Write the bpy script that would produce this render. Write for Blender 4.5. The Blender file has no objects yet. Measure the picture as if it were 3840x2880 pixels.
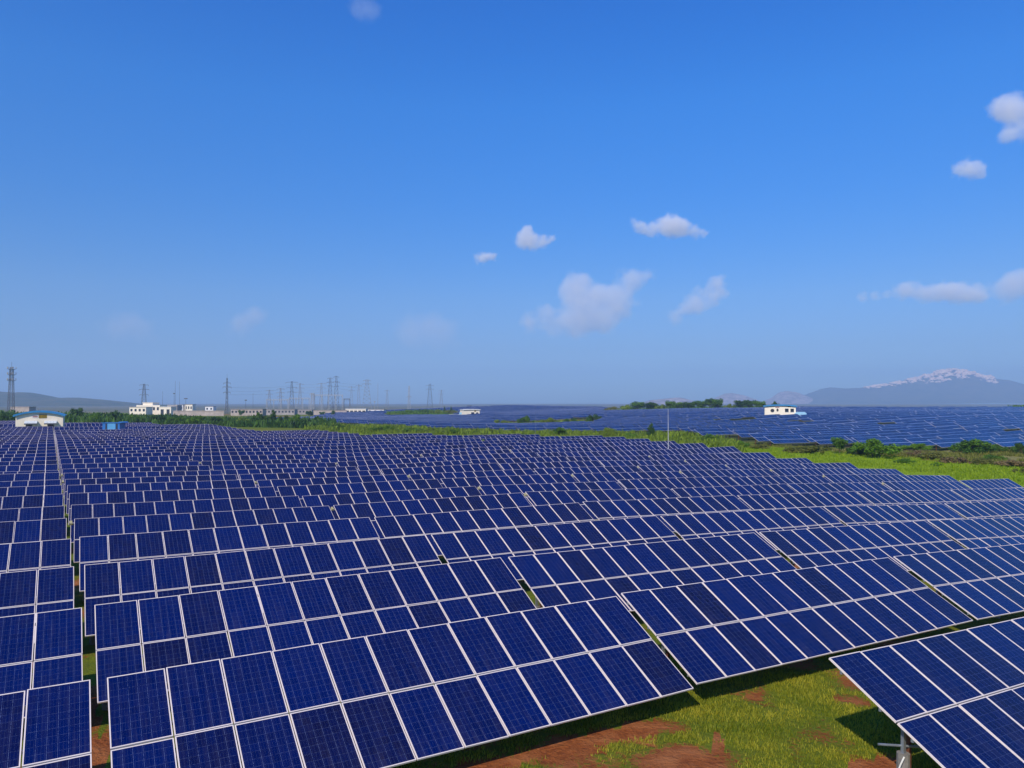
import bpy, bmesh, math, random
import numpy as np
from mathutils import Vector, Matrix, Euler, noise
C = bpy.context.scene.collection
SC = bpy.context.scene
PI = math.pi
CZ = 7.4                      # camera height above the ground under it
F = 2817.0                    # focal length in photograph pixels (3840 wide)
HZ = 1515.0                   # horizon line in the photograph
# ------------------------------------------------------------------ camera
cam = bpy.data.cameras.new('camera'); co = bpy.data.objects.new('camera', cam); C.objects.link(co)
cam.sensor_width = 36.0; cam.lens = F / 3840 * 36.0
cam.clip_start = 0.1; cam.clip_end = 60000
co.location = (0, 0, CZ); co.rotation_euler = (math.radians(90 + 1.527), 0, 0)
SC.camera = co
# ------------------------------------------------------------------ sky and sun
SUN_EL, SUN_DIR = math.radians(39.0), Vector((-1.06, -2.30, 0)).normalized()
sd = Vector((SUN_DIR.x * math.cos(SUN_EL), SUN_DIR.y * math.cos(SUN_EL), math.sin(SUN_EL)))
W = bpy.data.worlds.new('World'); SC.world = W; W.use_nodes = True
nt = W.node_tree; bg = nt.nodes['Background']
sky = nt.nodes.new('ShaderNodeTexSky'); sky.sky_type = 'NISHITA'; sky.sun_disc = False
sky.sun_elevation = SUN_EL; sky.sun_rotation = math.atan2(sd.x, sd.y)
sky.altitude = 300; sky.air_density = 1.0; sky.dust_density = 0.4; sky.ozone_density = 4.0
hs = nt.nodes.new('ShaderNodeHueSaturation'); hs.inputs['Saturation'].default_value = 1.35
hs.inputs['Hue'].default_value = 0.505
nt.links.new(sky.outputs[0], hs.inputs['Color']); nt.links.new(hs.outputs[0], bg.inputs['Color'])
tc = nt.nodes.new('ShaderNodeTexCoord'); sx = nt.nodes.new('ShaderNodeSeparateXYZ'); nt.links.new(tc.outputs['Generated'], sx.inputs[0])
cr = nt.nodes.new('ShaderNodeValToRGB'); nt.links.new(sx.outputs['Z'], cr.inputs[0])      # smog low over the land takes the white out of the horizon
SKY = [(0.0, (.31, .45, .68)), (.03, (.39, .54, .78)), (.072, (.46, .535, .72)), (.139, (.68, .70, .83)), (.26, (.67, .875, 1.07)), (.37, (.78, 1.05, 1.27)), (.47, (.62, 1.01, 1.34))]
for q, (ps, cl) in enumerate(SKY):
    el = cr.color_ramp.elements[q] if q < 2 else cr.color_ramp.elements.new(ps)
    el.position = ps; el.color = (*cl, 1)
mu = nt.nodes.new('ShaderNodeMix'); mu.data_type = 'RGBA'; mu.blend_type = 'MULTIPLY'; mu.inputs[0].default_value = 1.0
nt.links.new(hs.outputs[0], mu.inputs[6]); nt.links.new(cr.outputs[0], mu.inputs[7]); nt.links.new(mu.outputs[2], bg.inputs['Color'])
bg.inputs['Strength'].default_value = 0.145
sl = bpy.data.lights.new('sun', 'SUN'); sl.energy = 4.6; sl.angle = math.radians(0.5); sl.color = (1.0, 0.90, 0.76)
so = bpy.data.objects.new('sun', sl); C.objects.link(so)
so.rotation_euler = sd.to_track_quat('Z', 'Y').to_euler(); so.location = (0, 0, 60)
SC.view_settings.view_transform = 'Standard'; SC.view_settings.look = 'None'
SC.view_settings.exposure = 0.0; SC.view_settings.gamma = 1.0; SC.view_settings.use_curve_mapping = False
SC.cycles.use_denoising = True
SC.cycles.max_bounces = 6; SC.cycles.volume_bounces = 3
SC.cycles.transparent_max_bounces = 12

# ------------------------------------------------------------------ helpers
def tag(o, label=None, cat=None, group=None, kind=None):
    if label: o['label'] = label
    if cat: o['category'] = cat
    if group: o['group'] = group
    if kind: o['kind'] = kind
    return o
def empty(name, loc, rz=0.0):
    o = bpy.data.objects.new(name, None); C.objects.link(o)
    o.location = loc; o.rotation_euler = (0, 0, rz); o.empty_display_size = 0.3
    return o
def link(name, me, parent=None, loc=None, rot=None):
    o = bpy.data.objects.new(name, me); C.objects.link(o)
    if parent: o.parent = parent
    if loc is not None: o.location = loc
    if rot is not None: o.rotation_euler = rot
    return o
class MB:
    """collects boxes, bars and quads; mesh() makes one mesh"""
    def __init__(s): s.v = []; s.f = []; s.uv = None; s.mi = []
    def quad(s, a, b, c, d, mi=0):
        n = len(s.v); s.v += [tuple(a), tuple(b), tuple(c), tuple(d)]; s.f.append((n, n+1, n+2, n+3)); s.mi.append(mi)
    def tri(s, a, b, c, mi=0):
        n = len(s.v); s.v += [tuple(a), tuple(b), tuple(c)]; s.f.append((n, n+1, n+2)); s.mi.append(mi)
    def hexa(s, p, mi=0):        # 8 points: bottom 4 ccw, top 4 ccw
        n = len(s.v); s.v += [tuple(q) for q in p]
        for f in ((3,2,1,0),(4,5,6,7),(0,1,5,4),(1,2,6,5),(2,3,7,6),(3,0,4,7)):
            s.f.append(tuple(n+i for i in f)); s.mi.append(mi)
    def box(s, x0, x1, y0, y1, z0, z1, mi=0):
        s.hexa([(x0,y0,z0),(x1,y0,z0),(x1,y1,z0),(x0,y1,z0),(x0,y0,z1),(x1,y0,z1),(x1,y1,z1),(x0,y1,z1)], mi)
    def bar(s, a, b, w, h=None, mi=0, n=4, w2=None):     # prism from a to b
        a, b = Vector(a), Vector(b); d = (b-a).normalized(); h = h or w; w2 = w if w2 is None else w2
        up = Vector((0,0,1)) if abs(d.z) < 0.95 else Vector((0,1,0))
        x = d.cross(up).normalized(); y = x.cross(d).normalized()
        k = len(s.v)
        for p, sc in ((a, 1.0), (b, w2/w)):
            for i in range(n):
                t = 2*PI*(i+0.5)/n; r = 0.7071 if n == 4 else 0.5
                s.v.append(tuple(p + x*math.cos(t)*w*r*sc + y*math.sin(t)*h*r*sc))
        for i in range(n):
            j = (i+1) % n; s.f.append((k+i, k+j, k+n+j, k+n+i)); s.mi.append(mi)
        s.f.append(tuple(k+n-1-i for i in range(n))); s.mi.append(mi)
        s.f.append(tuple(k+n+i for i in range(n))); s.mi.append(mi)
    def mesh(s, name, *mats, smooth=False):
        me = bpy.data.meshes.new(name); me.from_pydata(s.v, [], s.f)
        for m in mats: me.materials.append(m)
        if len(mats) > 1: me.polygons.foreach_set('material_index', s.mi)
        if smooth: me.polygons.foreach_set('use_smooth', [True]*len(s.f))
        me.update(); return me
    def build(s, name, mat, parent=None, loc=None, rot=None, smooth=False):
        mats = mat if isinstance(mat, (list, tuple)) else [mat]
        return link(name, s.mesh(name, *mats, smooth=smooth), parent, loc, rot)

# ------------------------------------------------------------------ materials
class N:
    """small node-tree builder"""
    def __init__(s, name):
        s.m = bpy.data.materials.new(name); s.m.use_nodes = True; s.t = s.m.node_tree
        s.b = s.t.nodes['Principled BSDF']; s.out = s.t.nodes['Material Output']
    def n(s, typ, **kw):
        x = s.t.nodes.new('ShaderNode' + typ)
        for k, v in kw.items(): setattr(x, k, v)
        return x
    def set(s, sock, v):
        if isinstance(v, bpy.types.NodeSocket): s.t.links.new(v, sock)
        elif isinstance(v, (tuple, list)) and len(v) == 3 and sock.type == 'RGBA': sock.default_value = (*v, 1)
        else: sock.default_value = v
    def math(s, op, a, b=0.0, c=None):
        x = s.n('Math', operation=op); s.set(x.inputs[0], a); s.set(x.inputs[1], b)
        if c is not None: s.set(x.inputs[2], c)
        return x.outputs[0]
    def mix(s, f, a, b, typ='MIX'):
        x = s.n('Mix', data_type='RGBA', blend_type=typ); s.set(x.inputs[0], f); s.set(x.inputs[6], a); s.set(x.inputs[7], b)
        return x.outputs[2]
    def noise(s, scale, detail=4, rough=0.55, vec=None, out='Fac'):
        x = s.n('TexNoise'); x.inputs['Scale'].default_value = scale; x.inputs['Detail'].default_value = detail
        x.inputs['Roughness'].default_value = rough
        if vec: s.t.links.new(vec, x.inputs['Vector'])
        return x.outputs[out]
    def ramp(s, f, p0, p1):
        x = s.n('MapRange'); x.clamp = True; s.set(x.inputs[0], f); x.inputs[1].default_value = p0; x.inputs[2].default_value = p1
        return x.outputs[0]
    def pos(s): return s.n('NewGeometry').outputs['Position']
    def obj(s): return s.n('TexCoord').outputs['Object']
    def attr(s, name): return s.n('Attribute', attribute_name=name).outputs['Fac']
    def rnd(s): return s.n('ObjectInfo').outputs['Random']
    def base(s, col, rough=0.7, metal=0.0, spec=None):
        s.set(s.b.inputs['Base Color'], col); s.set(s.b.inputs['Roughness'], rough); s.set(s.b.inputs['Metallic'], metal)
        if spec is not None: s.set(s.b.inputs['Specular IOR Level'], spec)
        return s
    def bump(s, h, strength=0.3, dist=0.02):
        x = s.n('Bump'); x.inputs['Strength'].default_value = strength; x.inputs['Distance'].default_value = dist
        s.set(x.inputs['Height'], h); s.t.links.new(x.outputs[0], s.b.inputs['Normal']); return s

def plain(name, col, rough=0.7, metal=0.0, var=0.12, scale=3.0, spec=None):
    n = N(name); f = n.noise(scale, 5, 0.6, n.obj())
    c2 = tuple(x*(1-2*var) for x in col); c1 = tuple(min(1, x*(1+var)) for x in col)
    n.base(n.mix(n.ramp(f, .3, .7), c2, c1), rough, metal, spec); return n.m

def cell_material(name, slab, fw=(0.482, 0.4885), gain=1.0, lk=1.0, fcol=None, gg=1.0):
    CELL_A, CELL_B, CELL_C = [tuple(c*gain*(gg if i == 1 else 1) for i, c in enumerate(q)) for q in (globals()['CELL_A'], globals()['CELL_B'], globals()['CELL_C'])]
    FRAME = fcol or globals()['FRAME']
    """blue polycrystalline modules; slab=True also draws the aluminium frames of a whole table"""
    n = N(name)
    uv = n.n('UVMap', uv_map='UVMap').outputs[0]
    sp = n.n('SeparateXYZ'); n.t.links.new(uv, sp.inputs[0]); u, v = sp.outputs[0], sp.outputs[1]
    fu, fv = n.math('FRACT', u), n.math('FRACT', v)
    pid = n.n('CombineXYZ'); n.set(pid.inputs[0], n.math('FLOOR', u)); n.set(pid.inputs[1], n.math('FLOOR', v)); n.set(pid.inputs[2], n.rnd())
    wn = n.n('TexWhiteNoise', noise_dimensions='3D'); n.t.links.new(pid.outputs[0], wn.inputs['Vector'])
    tint = wn.outputs['Value']
    cu, cv = n.math('MULTIPLY', fu, 6.0), n.math('MULTIPLY', fv, 10.0)
    cid = n.n('CombineXYZ'); n.set(cid.inputs[0], n.math('FLOOR', cu)); n.set(cid.inputs[1], n.math('FLOOR', cv)); n.set(cid.inputs[2], tint)
    wc = n.n('TexWhiteNoise', noise_dimensions='3D'); n.t.links.new(cid.outputs[0], wc.inputs['Vector'])
    cval = wc.outputs['Value']
    # crystal grain of each cell
    vo = n.n('TexVoronoi'); vo.inputs['Scale'].default_value = 1.0
    vv = n.n('CombineXYZ'); n.set(vv.inputs[0], n.math('MULTIPLY', u, 60.0)); n.set(vv.inputs[1], n.math('MULTIPLY', v, 100.0)); n.set(vv.inputs[2], n.math('MULTIPLY', tint, 50.0))
    n.t.links.new(vv.outputs[0], vo.inputs['Vector'])
    sv = n.n('SeparateColor'); n.t.links.new(vo.outputs['Color'], sv.inputs[0])
    k = n.math('ADD', n.math('MULTIPLY', cval, 0.35), n.math('MULTIPLY', sv.outputs[0], 0.35))
    k = n.math('ADD', k, n.math('MULTIPLY', tint, 0.75))
    dk = n.mix(n.ramp(tint, 0.55, 1.0), CELL_A, CELL_B)           # some modules are darker and more violet
    col = n.mix(n.ramp(k, 0.0, 1.45), tuple(x*1.45 for x in CELL_C), dk)
    # gaps between cells and the silver ribbons down every cell
    eu = n.math('ABSOLUTE', n.math('SUBTRACT', n.math('FRACT', cu), 0.5))
    ev = n.math('ABSOLUTE', n.math('SUBTRACT', n.math('FRACT', cv), 0.5))
    lu = n.math('GREATER_THAN', eu, 0.482); lv = n.math('GREATER_THAN', ev, 0.487)
    br = n.math('ABSOLUTE', n.math('SUBTRACT', n.math('FRACT', n.math('MULTIPLY', cu, 3.0)), 0.5))
    lb = n.math('MULTIPLY', n.math('LESS_THAN', br, 0.02), 0.35)
    lines = n.math('MAXIMUM', n.math('MULTIPLY', lu, 0.75), n.math('MAXIMUM', n.math('MULTIPLY', lv, 0.5), lb))
    brk = n.noise(1.0, 2, 0.5, vv.outputs[0])
    lines = n.math('MULTIPLY', lines, n.ramp(brk, 0.35, 0.6))
    lines = n.math('MULTIPLY', lines, (0.22 if slab else 0.52)*lk)
    # thin dust that gathers toward the lower edge and in streaks
    du_ = n.n('CombineXYZ'); n.set(du_.inputs[0], n.math('MULTIPLY', u, 9.0)); n.set(du_.inputs[1], n.math('MULTIPLY', v, 1.6)); n.set(du_.inputs[2], n.math('MULTIPLY', tint, 31.0))
    dust = n.math('MULTIPLY', n.ramp(n.noise(1.0, 5, 0.65, du_.outputs[0]), .45, .85), n.math('ADD', 0.035, n.math('MULTIPLY', n.math('POWER', n.math('SUBTRACT', 1.0, fv), 3.0), 0.05)))
    col = n.mix(dust, col, (0.36, 0.30, 0.24))
    col = n.mix(lines, col, (0.30, 0.38, 0.62))
    rough = n.math('ADD', 0.10, n.math('MULTIPLY', n.noise(0.7, 3, 0.6, vv.outputs[0]), 0.10))
    if slab:
        du = n.math('ABSOLUTE', n.math('SUBTRACT', fu, 0.5)); dv = n.math('ABSOLUTE', n.math('SUBTRACT', fv, 0.5))
        fr = n.math('MAXIMUM', n.math('GREATER_THAN', du, fw[0]), n.math('GREATER_THAN', dv, fw[1]))
        col = n.mix(fr, col, FRAME)
        rough = n.math('MAXIMUM', rough, n.math('MULTIPLY', fr, 0.45))
    n.base(col, rough)
    n.b.inputs['IOR'].default_value = 1.45; n.b.inputs['Specular IOR Level'].default_value = 0.29
    return n.m
CELL_A = (0.0012, 0.0040, 0.048); CELL_B = (0.0045, 0.0042, 0.030); CELL_C = (0.0006, 0.0070, 0.072)
FRAME = (0.78, 0.675, 0.615)
M = {}
M['cell'] = cell_material('blue_cells', False)
M['slab'] = cell_material('blue_modules', True)
M['farslab'] = cell_material('far_blue_modules', True, (0.490, 0.479), 1.5, 0.5, (0.46, 0.50, 0.62), 2.3)  # raised base colour stands in for the sky these modules reflect
M['frame'] = plain('anodised_aluminium', FRAME, 0.45, 0.0, 0.05, 2.0)
M['backsheet'] = plain('module_backsheet', (0.55, 0.55, 0.56), 0.6)
M['steel'] = plain('galvanised_steel', (0.30, 0.33, 0.36), 0.45, 0.6, 0.15, 6.0)
M['brown'] = plain('brown_steel_post', (0.16, 0.055, 0.025), 0.6, 0.0, 0.25, 5.0)
M['concrete'] = plain('concrete', (0.22, 0.205, 0.18), 0.9, 0.0, 0.2, 5.0)
M['cream'] = plain('cream_wall', (0.86, 0.77, 0.62), 0.85, 0.0, 0.05, 0.8)
M['white'] = plain('white_paint', (0.78, 0.76, 0.74), 0.6, 0.0, 0.05, 1.0)
M['greywall'] = plain('grey_wall', (0.34, 0.31, 0.30), 0.85, 0.0, 0.15, 0.3)
M['pinkwall'] = plain('pale_pink_wall', (0.42, 0.35, 0.31), 0.85, 0.0, 0.15, 0.3)
M['blueroof'] = plain('blue_sheet_roof', (0.04, 0.24, 0.50), 0.4, 0.1, 0.08, 1.0)
M['bluepaint'] = plain('bright_blue_paint', (0.025, 0.15, 0.46), 0.35, 0.0, 0.06, 1.0)
M['skypaint'] = plain('light_blue_paint', (0.10, 0.33, 0.60), 0.35, 0.0, 0.06, 1.0)
M['paleblue'] = plain('pale_blue_paint', (0.35, 0.62, 0.80), 0.4)
M['dark'] = plain('dark_opening', (0.012, 0.014, 0.022), 0.6)
M['glass'] = plain('dark_window_glass', (0.02, 0.03, 0.05), 0.08)
M['yellow'] = plain('yellow_slats', (0.50, 0.34, 0.02), 0.6)
M['red'] = plain('dark_red_lettering', (0.25, 0.03, 0.02), 0.6)
M['tower'] = plain('tower_steel', (0.10, 0.105, 0.12), 0.55, 0.3)
M['towerlight'] = plain('pale_tower_steel', (0.36, 0.37, 0.39), 0.5, 0.2)
M['redwhite'] = plain('red_tower_paint', (0.35, 0.05, 0.05), 0.6)
M['towerhaze'] = plain('hazed_tower_steel', (0.25, 0.26, 0.28), 0.55, 0.2)  # paler grey puts the haze of distance into the steel colour
M['wire'] = plain('aluminium_wire', (0.30, 0.31, 0.33), 0.5, 0.3)
M['bark'] = plain('bark', (0.10, 0.065, 0.04), 0.9, 0.0, 0.2, 4.0)
M['rock'] = plain('pale_pink_rock', (0.95, 0.63, 0.44), 0.9, 0.0, 0.2, 0.02)
M['mastgrey'] = plain('grey_white_mast', (0.50, 0.49, 0.48), 0.6)
M['box'] = plain('pale_yellow_box', (0.45, 0.40, 0.20), 0.5)
M['cable'] = plain('white_cable', (0.70, 0.68, 0.60), 0.5)

def leaf(name, c1, c2, trans=0.25):
    n = N(name)
    r = n.attr('tint')
    ob = n.math('MULTIPLY', n.math('SUBTRACT', n.rnd(), 0.5), 0.35)
    col = n.mix(n.ramp(n.math('ADD', r, ob), 0.05, 0.95), c1, c2)
    n.base(col, 0.6, 0.0, 0.25)
    t = n.n('BsdfTranslucent'); n.t.links.new(col, t.inputs['Color'])
    mx = n.n('MixShader'); mx.inputs[0].default_value = trans
    n.t.links.new(n.b.outputs[0], mx.inputs[1]); n.t.links.new(t.outputs[0], mx.inputs[2])
    n.t.links.new(mx.outputs[0], n.out.inputs['Surface']); return n.m
M['leaf_dark'] = leaf('dark_foliage', (0.012, 0.044, 0.009), (0.085, 0.180, 0.014))
M['leaf_green'] = leaf('green_foliage', (0.026, 0.080, 0.008), (0.150, 0.290, 0.012))
M['leaf_lime'] = leaf('yellow_green_foliage', (0.085, 0.140, 0.012), (0.240, 0.330, 0.015))
M['leaf_olive'] = leaf('olive_scrub', (0.070, 0.095, 0.014), (0.230, 0.230, 0.036))
M['leaf_dry'] = leaf('dry_scrub', (0.150, 0.110, 0.040), (0.300, 0.220, 0.090))
M['meadow'] = leaf('meadow_blades', (0.15, 0.25, 0.005), (0.30, 0.40, 0.010), 0.35)
M['awning'] = plain('awning_sheet', (0.62, 0.68, 0.72), 0.5)
M['blade'] = leaf('grass_blades', (0.095, 0.160, 0.006), (0.470, 0.420, 0.035), 0.35)

# ------------------------------------------------------------------ terrain
PHI = 0.53543; CP, SP = math.cos(PHI), math.sin(PHI); TAU = 0.48412
TS = [(0.7,16.2,-5.15),(13.2,16.3,-5.23),(25.5,16.4,-5.45),(12.7,16.3,-5.20),(13.3,10.0,-5.17),(20.0,10.1,-5.43),(25.4,10.1,-5.64),(34.0,10.1,-6.00),(0.7,22.4,-5.24),(12.6,22.4,-5.25),(0.6,28.4,-5.28),(12.6,28.4,-5.40),(0.5,34.9,-5.38),(0.3,40.9,-5.36),(0.2,46.9,-5.45),(0.1,53.0,-5.43),(0.0,59.0,-5.51),(0.5,16.2,-5.18),(-6.0,16.2,-5.13),(-10.0,22.4,-5.25),(0.2,65.2,-5.62),(0.2,71.3,-5.58),(0.2,77.4,-5.75),(0.2,83.5,-5.75),(0.3,89.7,-5.70),(0.3,95.8,-5.77),(0.3,101.9,-5.67),(0.3,108.0,-5.58),(0.3,114.1,-5.58),(0.4,120.2,-5.48),(0.4,126.4,-5.33),(3.8,34.6,-5.39),(4.5,40.7,-5.40),(5.1,46.8,-5.53),(5.8,53.0,-5.53),(6.5,59.1,-5.67),(7.1,65.2,-5.76),(7.8,71.3,-5.74),(8.5,77.4,-5.90),(9.1,83.5,-5.89),(9.8,89.7,-5.77),(10.5,95.8,-5.67),(11.1,101.9,-5.60),(11.8,108.0,-5.58),(9.2,28.5,-5.41),(11.2,34.6,-5.50),(13.1,40.7,-5.57),(15.1,46.8,-5.72),(17.1,53.0,-5.74),(19.1,59.1,-5.91),(21.0,65.2,-6.00),(23.0,71.3,-6.08),(25.0,77.4,-6.16),(26.9,83.5,-6.16),(28.9,89.7,-6.09),(30.9,95.8,-5.99),(16.9,28.5,-5.43),(20.5,34.6,-5.51),(24.2,40.7,-5.60),(27.8,46.8,-5.78),(31.4,53.0,-5.86),(35.0,59.1,-5.95),(38.7,65.2,-5.96),(42.3,71.3,-5.97),(45.9,77.4,-5.82),(49.6,83.5,-5.83),(53.2,89.7,-5.77),(56.8,95.8,-5.73),(60.4,101.9,-5.66),(27.0,28.5,-5.60),(32.8,34.6,-5.85),(38.6,40.7,-6.13),(44.4,46.8,-6.23),(50.2,53.0,-6.29),(56.0,59.1,-6.45),(61.8,65.2,-6.56),(67.6,71.3,-6.53),(32.1,22.4,-5.64),(40.9,28.5,-6.04),(49.6,34.6,-6.45),(58.4,40.7,-6.73),(67.2,46.8,-6.96),(75.9,53.0,-7.21),(84.7,59.1,-7.28),(34.8,16.2,-5.87),(47.9,22.4,-6.59),(61.0,28.5,-7.09),(74.1,34.6,-7.55),(84.3,40.7,-7.81),(83.6,46.8,-7.92),(83.9,53.0,-7.68),(83.6,59.1,-7.23),(83.6,65.2,-7.04),(83.5,71.3,-6.79),(82.9,77.4,-5.99),(84.3,83.5,-5.95),(-20.0,140.0,-5.60),(0.0,160.0,-5.55),(20.0,160.0,-5.60),(40.0,150.0,-5.70),(0.0,200.0,-5.50),(30.0,200.0,-5.60),(-20.0,262.0,-5.40),(25.0,255.0,-5.50),(-25.0,60.0,-5.40),(-25.0,20.0,-5.20),(60.0,-10.0,-5.90),(30.0,-10.0,-5.30),(0.0,-10.0,-5.10),(90.0,20.0,-7.30)]
_S = np.array(TS); _X = _S[:, :2] / 50.0
def _K(a, b):
    d = np.hypot(a[:, None, 0]-b[None, :, 0], a[:, None, 1]-b[None, :, 1])
    return np.where(d > 1e-9, d*d*np.log(d+1e-9), 0.0)
_n = len(_X); _P = np.c_[np.ones(_n), _X]
_w = np.linalg.solve(np.block([[_K(_X, _X) + 0.008*np.eye(_n), _P], [_P.T, np.zeros((3, 3))]]), np.r_[_S[:, 2], 0, 0, 0])
def ztop(al, ac):
    """height of the upper table edge over the camera height, in row coordinates"""
    q = np.c_[np.clip(np.atleast_1d(al), -60, 95), np.clip(np.atleast_1d(ac), -15, 262)] / 50.0
    return _K(q, _X) @ _w[:-3] + np.c_[np.ones(len(q)), q] @ _w[-3:]
FP = [-800, 0, 640, 1280, 1920, 2560, 3000, 3400, 3840, 4600]
FD = [130, 170, 220, 320, 450, 600, 800, 1500, 3000, 8600]
FZ = np.array([[-7.8,-7.8,-8,-8,-8,-8.6,-9.2,-9.8,-10,-10], [-7.7,-7.7,-7.8,-8.2,-8.6,-9,-9.6,-9.8,-9.6,-9.5],
  [-7.6,-7.6,-7.8,-8.4,-9,-9,-8.6,-8.3,-8,-8], [-7.5,-7.5,-8,-9,-9.2,-7.2,-5.8,-5.5,-5.5,-5.5],
  [-7.5,-7.5,-8.5,-9.8,-9.3,-4.8,-3.6,-3.6,-4,-4], [-8,-8,-9,-10,-8,-3.2,-2.8,-3.5,-3.5,-3.5],
  [-8,-8,-9,-9,-3.5,-4.5,-5,-6,-6,-6], [-9]*10, [-8]*10, [3]*10])
def bound(al):               # far edge of the near solar field, in row coordinates
    return np.interp(al, [0, 26, 36, 47, 63, 76, 84, 90], [262, 241, 189, 146, 108, 108, 95, 90])
def ground(x, y):
    x, y = np.atleast_1d(np.asarray(x, float)), np.atleast_1d(np.asarray(y, float))
    al, ac = x*CP + y*SP, -x*SP + y*CP
    zm = ztop(al, ac) - 2.2
    e = np.maximum(al - 86, ac - bound(al)); t = np.clip(e/30, 0, 1); t = t*t*(3-2*t)
    px = np.clip(1920 + F*x/np.maximum(y, 20), FP[0], FP[-1]); d = np.clip(y, FD[0], FD[-1])
    ld = np.log(d); fl = np.log(FD)
    i = np.clip(np.searchsorted(fl, ld) - 1, 0, len(FD)-2); a = (ld - fl[i])/(fl[i+1]-fl[i]); a = a*a*(3-2*a)*0.5 + a*0.5
    fp = np.array(FP, float); j = np.clip(np.searchsorted(fp, px) - 1, 0, len(FP)-2); b = (px - fp[j])/(fp[j+1]-fp[j])
    zf = (FZ[i, j]*(1-b)+FZ[i, j+1]*b)*(1-a) + (FZ[i+1, j]*(1-b)+FZ[i+1, j+1]*b)*a
    zf = zf + 0.5*np.sin(x*0.021+1.3)*np.sin(y*0.017)*np.clip((d-150)/200, 0, 1)
    return CZ + zm*(1-t) + zf*t
def gz(x, y): return float(ground(x, y)[0])
def at(px, d):               # ground point that lies at forward distance d in the direction of column px
    x = (px-1920)/F*d; return Vector((x, d, gz(x, d)))
def hit(px, py, d0=12.0, d1=1500.0):   # first terrain point in a direction
    d = np.geomspace(d0, d1, 900); x = (px-1920)/F*d; zr = CZ - (py-HZ)/F*d
    below = np.nonzero(ground(x, d) >= zr)[0]
    k = below[0] if len(below) else len(d)-1
    return at(px, float(d[k]))

# ------------------------------------------------------------------ ground sheet
def poly_in(px, py, poly):
    ins = np.zeros(len(px), bool); j = len(poly)-1
    for i in range(len(poly)):
        xi, yi = poly[i][:2]; xj, yj = poly[j][:2]
        c = ((yi > py) != (yj > py)) & (px < (xj-xi)*(py-yi)/((yj-yi) or 1e-9)+xi); ins ^= c; j = i
    return ins
def fbm(x, y, s, o=4, seed=0.0):
    return np.array([noise.fractal(Vector((a*s, b*s, seed)), 0.9, 2.0, o) for a, b in zip(x, y)])
SOIL = [[(1500,2900),(1700,2862),(1900,2826),(2100,2762),(2380,2690),(2560,2655),(2670,2700),(2500,2742),(2330,2768),(2130,2808),(1900,2870),(1820,2900)],
        [(3120,2900),(3190,2835),(3290,2820),(3400,2850),(3430,2900)], [(330,2560),(335,2900),(425,2900),(400,2560)],
        [(2620,2735),(2700,2730),(2715,2765),(2640,2772)], [(2560,2785),(2690,2780),(2700,2806),(2570,2812)],
        [(3090,2595),(3230,2600),(3250,2640),(3120,2625)]]
SOIL = [[tuple(hit(*p)[:2]) for p in q] for q in SOIL]
def cover(x, y):
    """1 = grass, 0 = bare red soil"""
    al, ac = x*CP + y*SP, -x*SP + y*CP
    n1 = fbm(x, y, 0.35, 4, 3.1)
    g = 0.69 + 0.70*n1
    for q in SOIL:
        w = fbm(x, y, 0.9, 3, 7.7)*0.35
        g = np.where(poly_in(x + w, y + w*0.7, q), g-0.62, g)
    return np.clip(g, 0, 1)
def band(px, d):
    n0 = np.interp(px, [1050,1150,1300,1500,1700,1920,2250,2560,2700,2800,3000,3400,3840,4300], [332,332,330,300,262,243,236,224,196,180,165,155,160,160])
    n1 = np.interp(px, [1050,1100,1200,1300,1450,1700,1920,2250,2300,2560,2870,3000,3400,3840,4300], [380,430,520,700,740,790,800,720,490,468,470,490,440,430,430])
    ok = n0 < d < n1
    if 1835 < px < 2275 and 284 < d < 372: ok = False                     # green island
    if 1425 < px < 1725 and 520 < d < 720: ok = False                     # green hump
    if 2660 < px < 2815 and 262 < d < 296: ok = False                     # bare red patch
    return ok and 1050 < px < 4300
NA, NR = 460, 230
ang = np.concatenate([np.linspace(-40, 40, 380), np.linspace(40, 320, NA-380+2)[1:-1]]) * PI/180
rad = np.concatenate([[0.5], np.geomspace(4, 8900, NR-1)])
gx = (np.sin(ang)[:, None]*rad[None]).ravel(); gy = (np.cos(ang)[:, None]*rad[None]).ravel()
NAA = len(ang)
gh = np.concatenate([ground(gx[i:i+20000], gy[i:i+20000]) for i in range(0, len(gx), 20000)])
me = bpy.data.meshes.new('ground')
fs = []
for i in range(NAA):
    j = (i+1) % NAA
    for k in range(NR-1): fs.append((i*NR+k, i*NR+k+1, j*NR+k+1, j*NR+k))
me.from_pydata(list(zip(gx, gy, gh)), [], fs)
gal, gac = gx*CP+gy*SP, -gx*SP+gy*CP
cov = np.full(len(gx), 0.75)
nearm = (np.hypot(gx, gy) < 60) & (gy > 2)
cov[nearm] = cover(gx[nearm], gy[nearm])
far = ~nearm
cov[far] = np.clip(0.72 + 0.6*fbm(gx[far], gy[far], 0.03, 3, 1.2), 0, 1)
gd = gy; gpx = 1920 + F*gx/np.maximum(gy, 1)
# the fresh bright grass that runs beside the field, and the dry ground behind it
edge = np.maximum(gal-84.5, gac-bound(gal)-2)
lush = np.clip((46-edge)/7, 0, 1)*np.clip((edge+6)/5, 0, 1)*np.clip((gpx-2600)/250, 0, 1)*(gy < 165)
dry = np.clip((edge-42)/12, 0, 1)*np.clip((gpx-2900)/400, 0, 1)*(gy < 185)
inband = np.array([140 < y_ < 900 and band(p_, y_-2) for p_, y_ in zip(gpx, gd)])
dry = np.where(inband, 0, dry)
wood = inband*0.8; distant = np.clip((gd-620)/200, 0, 1)  # ground under the far tables: their shade mixed in as darker green
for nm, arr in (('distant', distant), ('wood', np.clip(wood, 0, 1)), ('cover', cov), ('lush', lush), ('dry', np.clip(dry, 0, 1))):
    a = me.attributes.new(nm, 'FLOAT', 'POINT'); a.data.foreach_set('value', arr.astype(np.float32))
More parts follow.
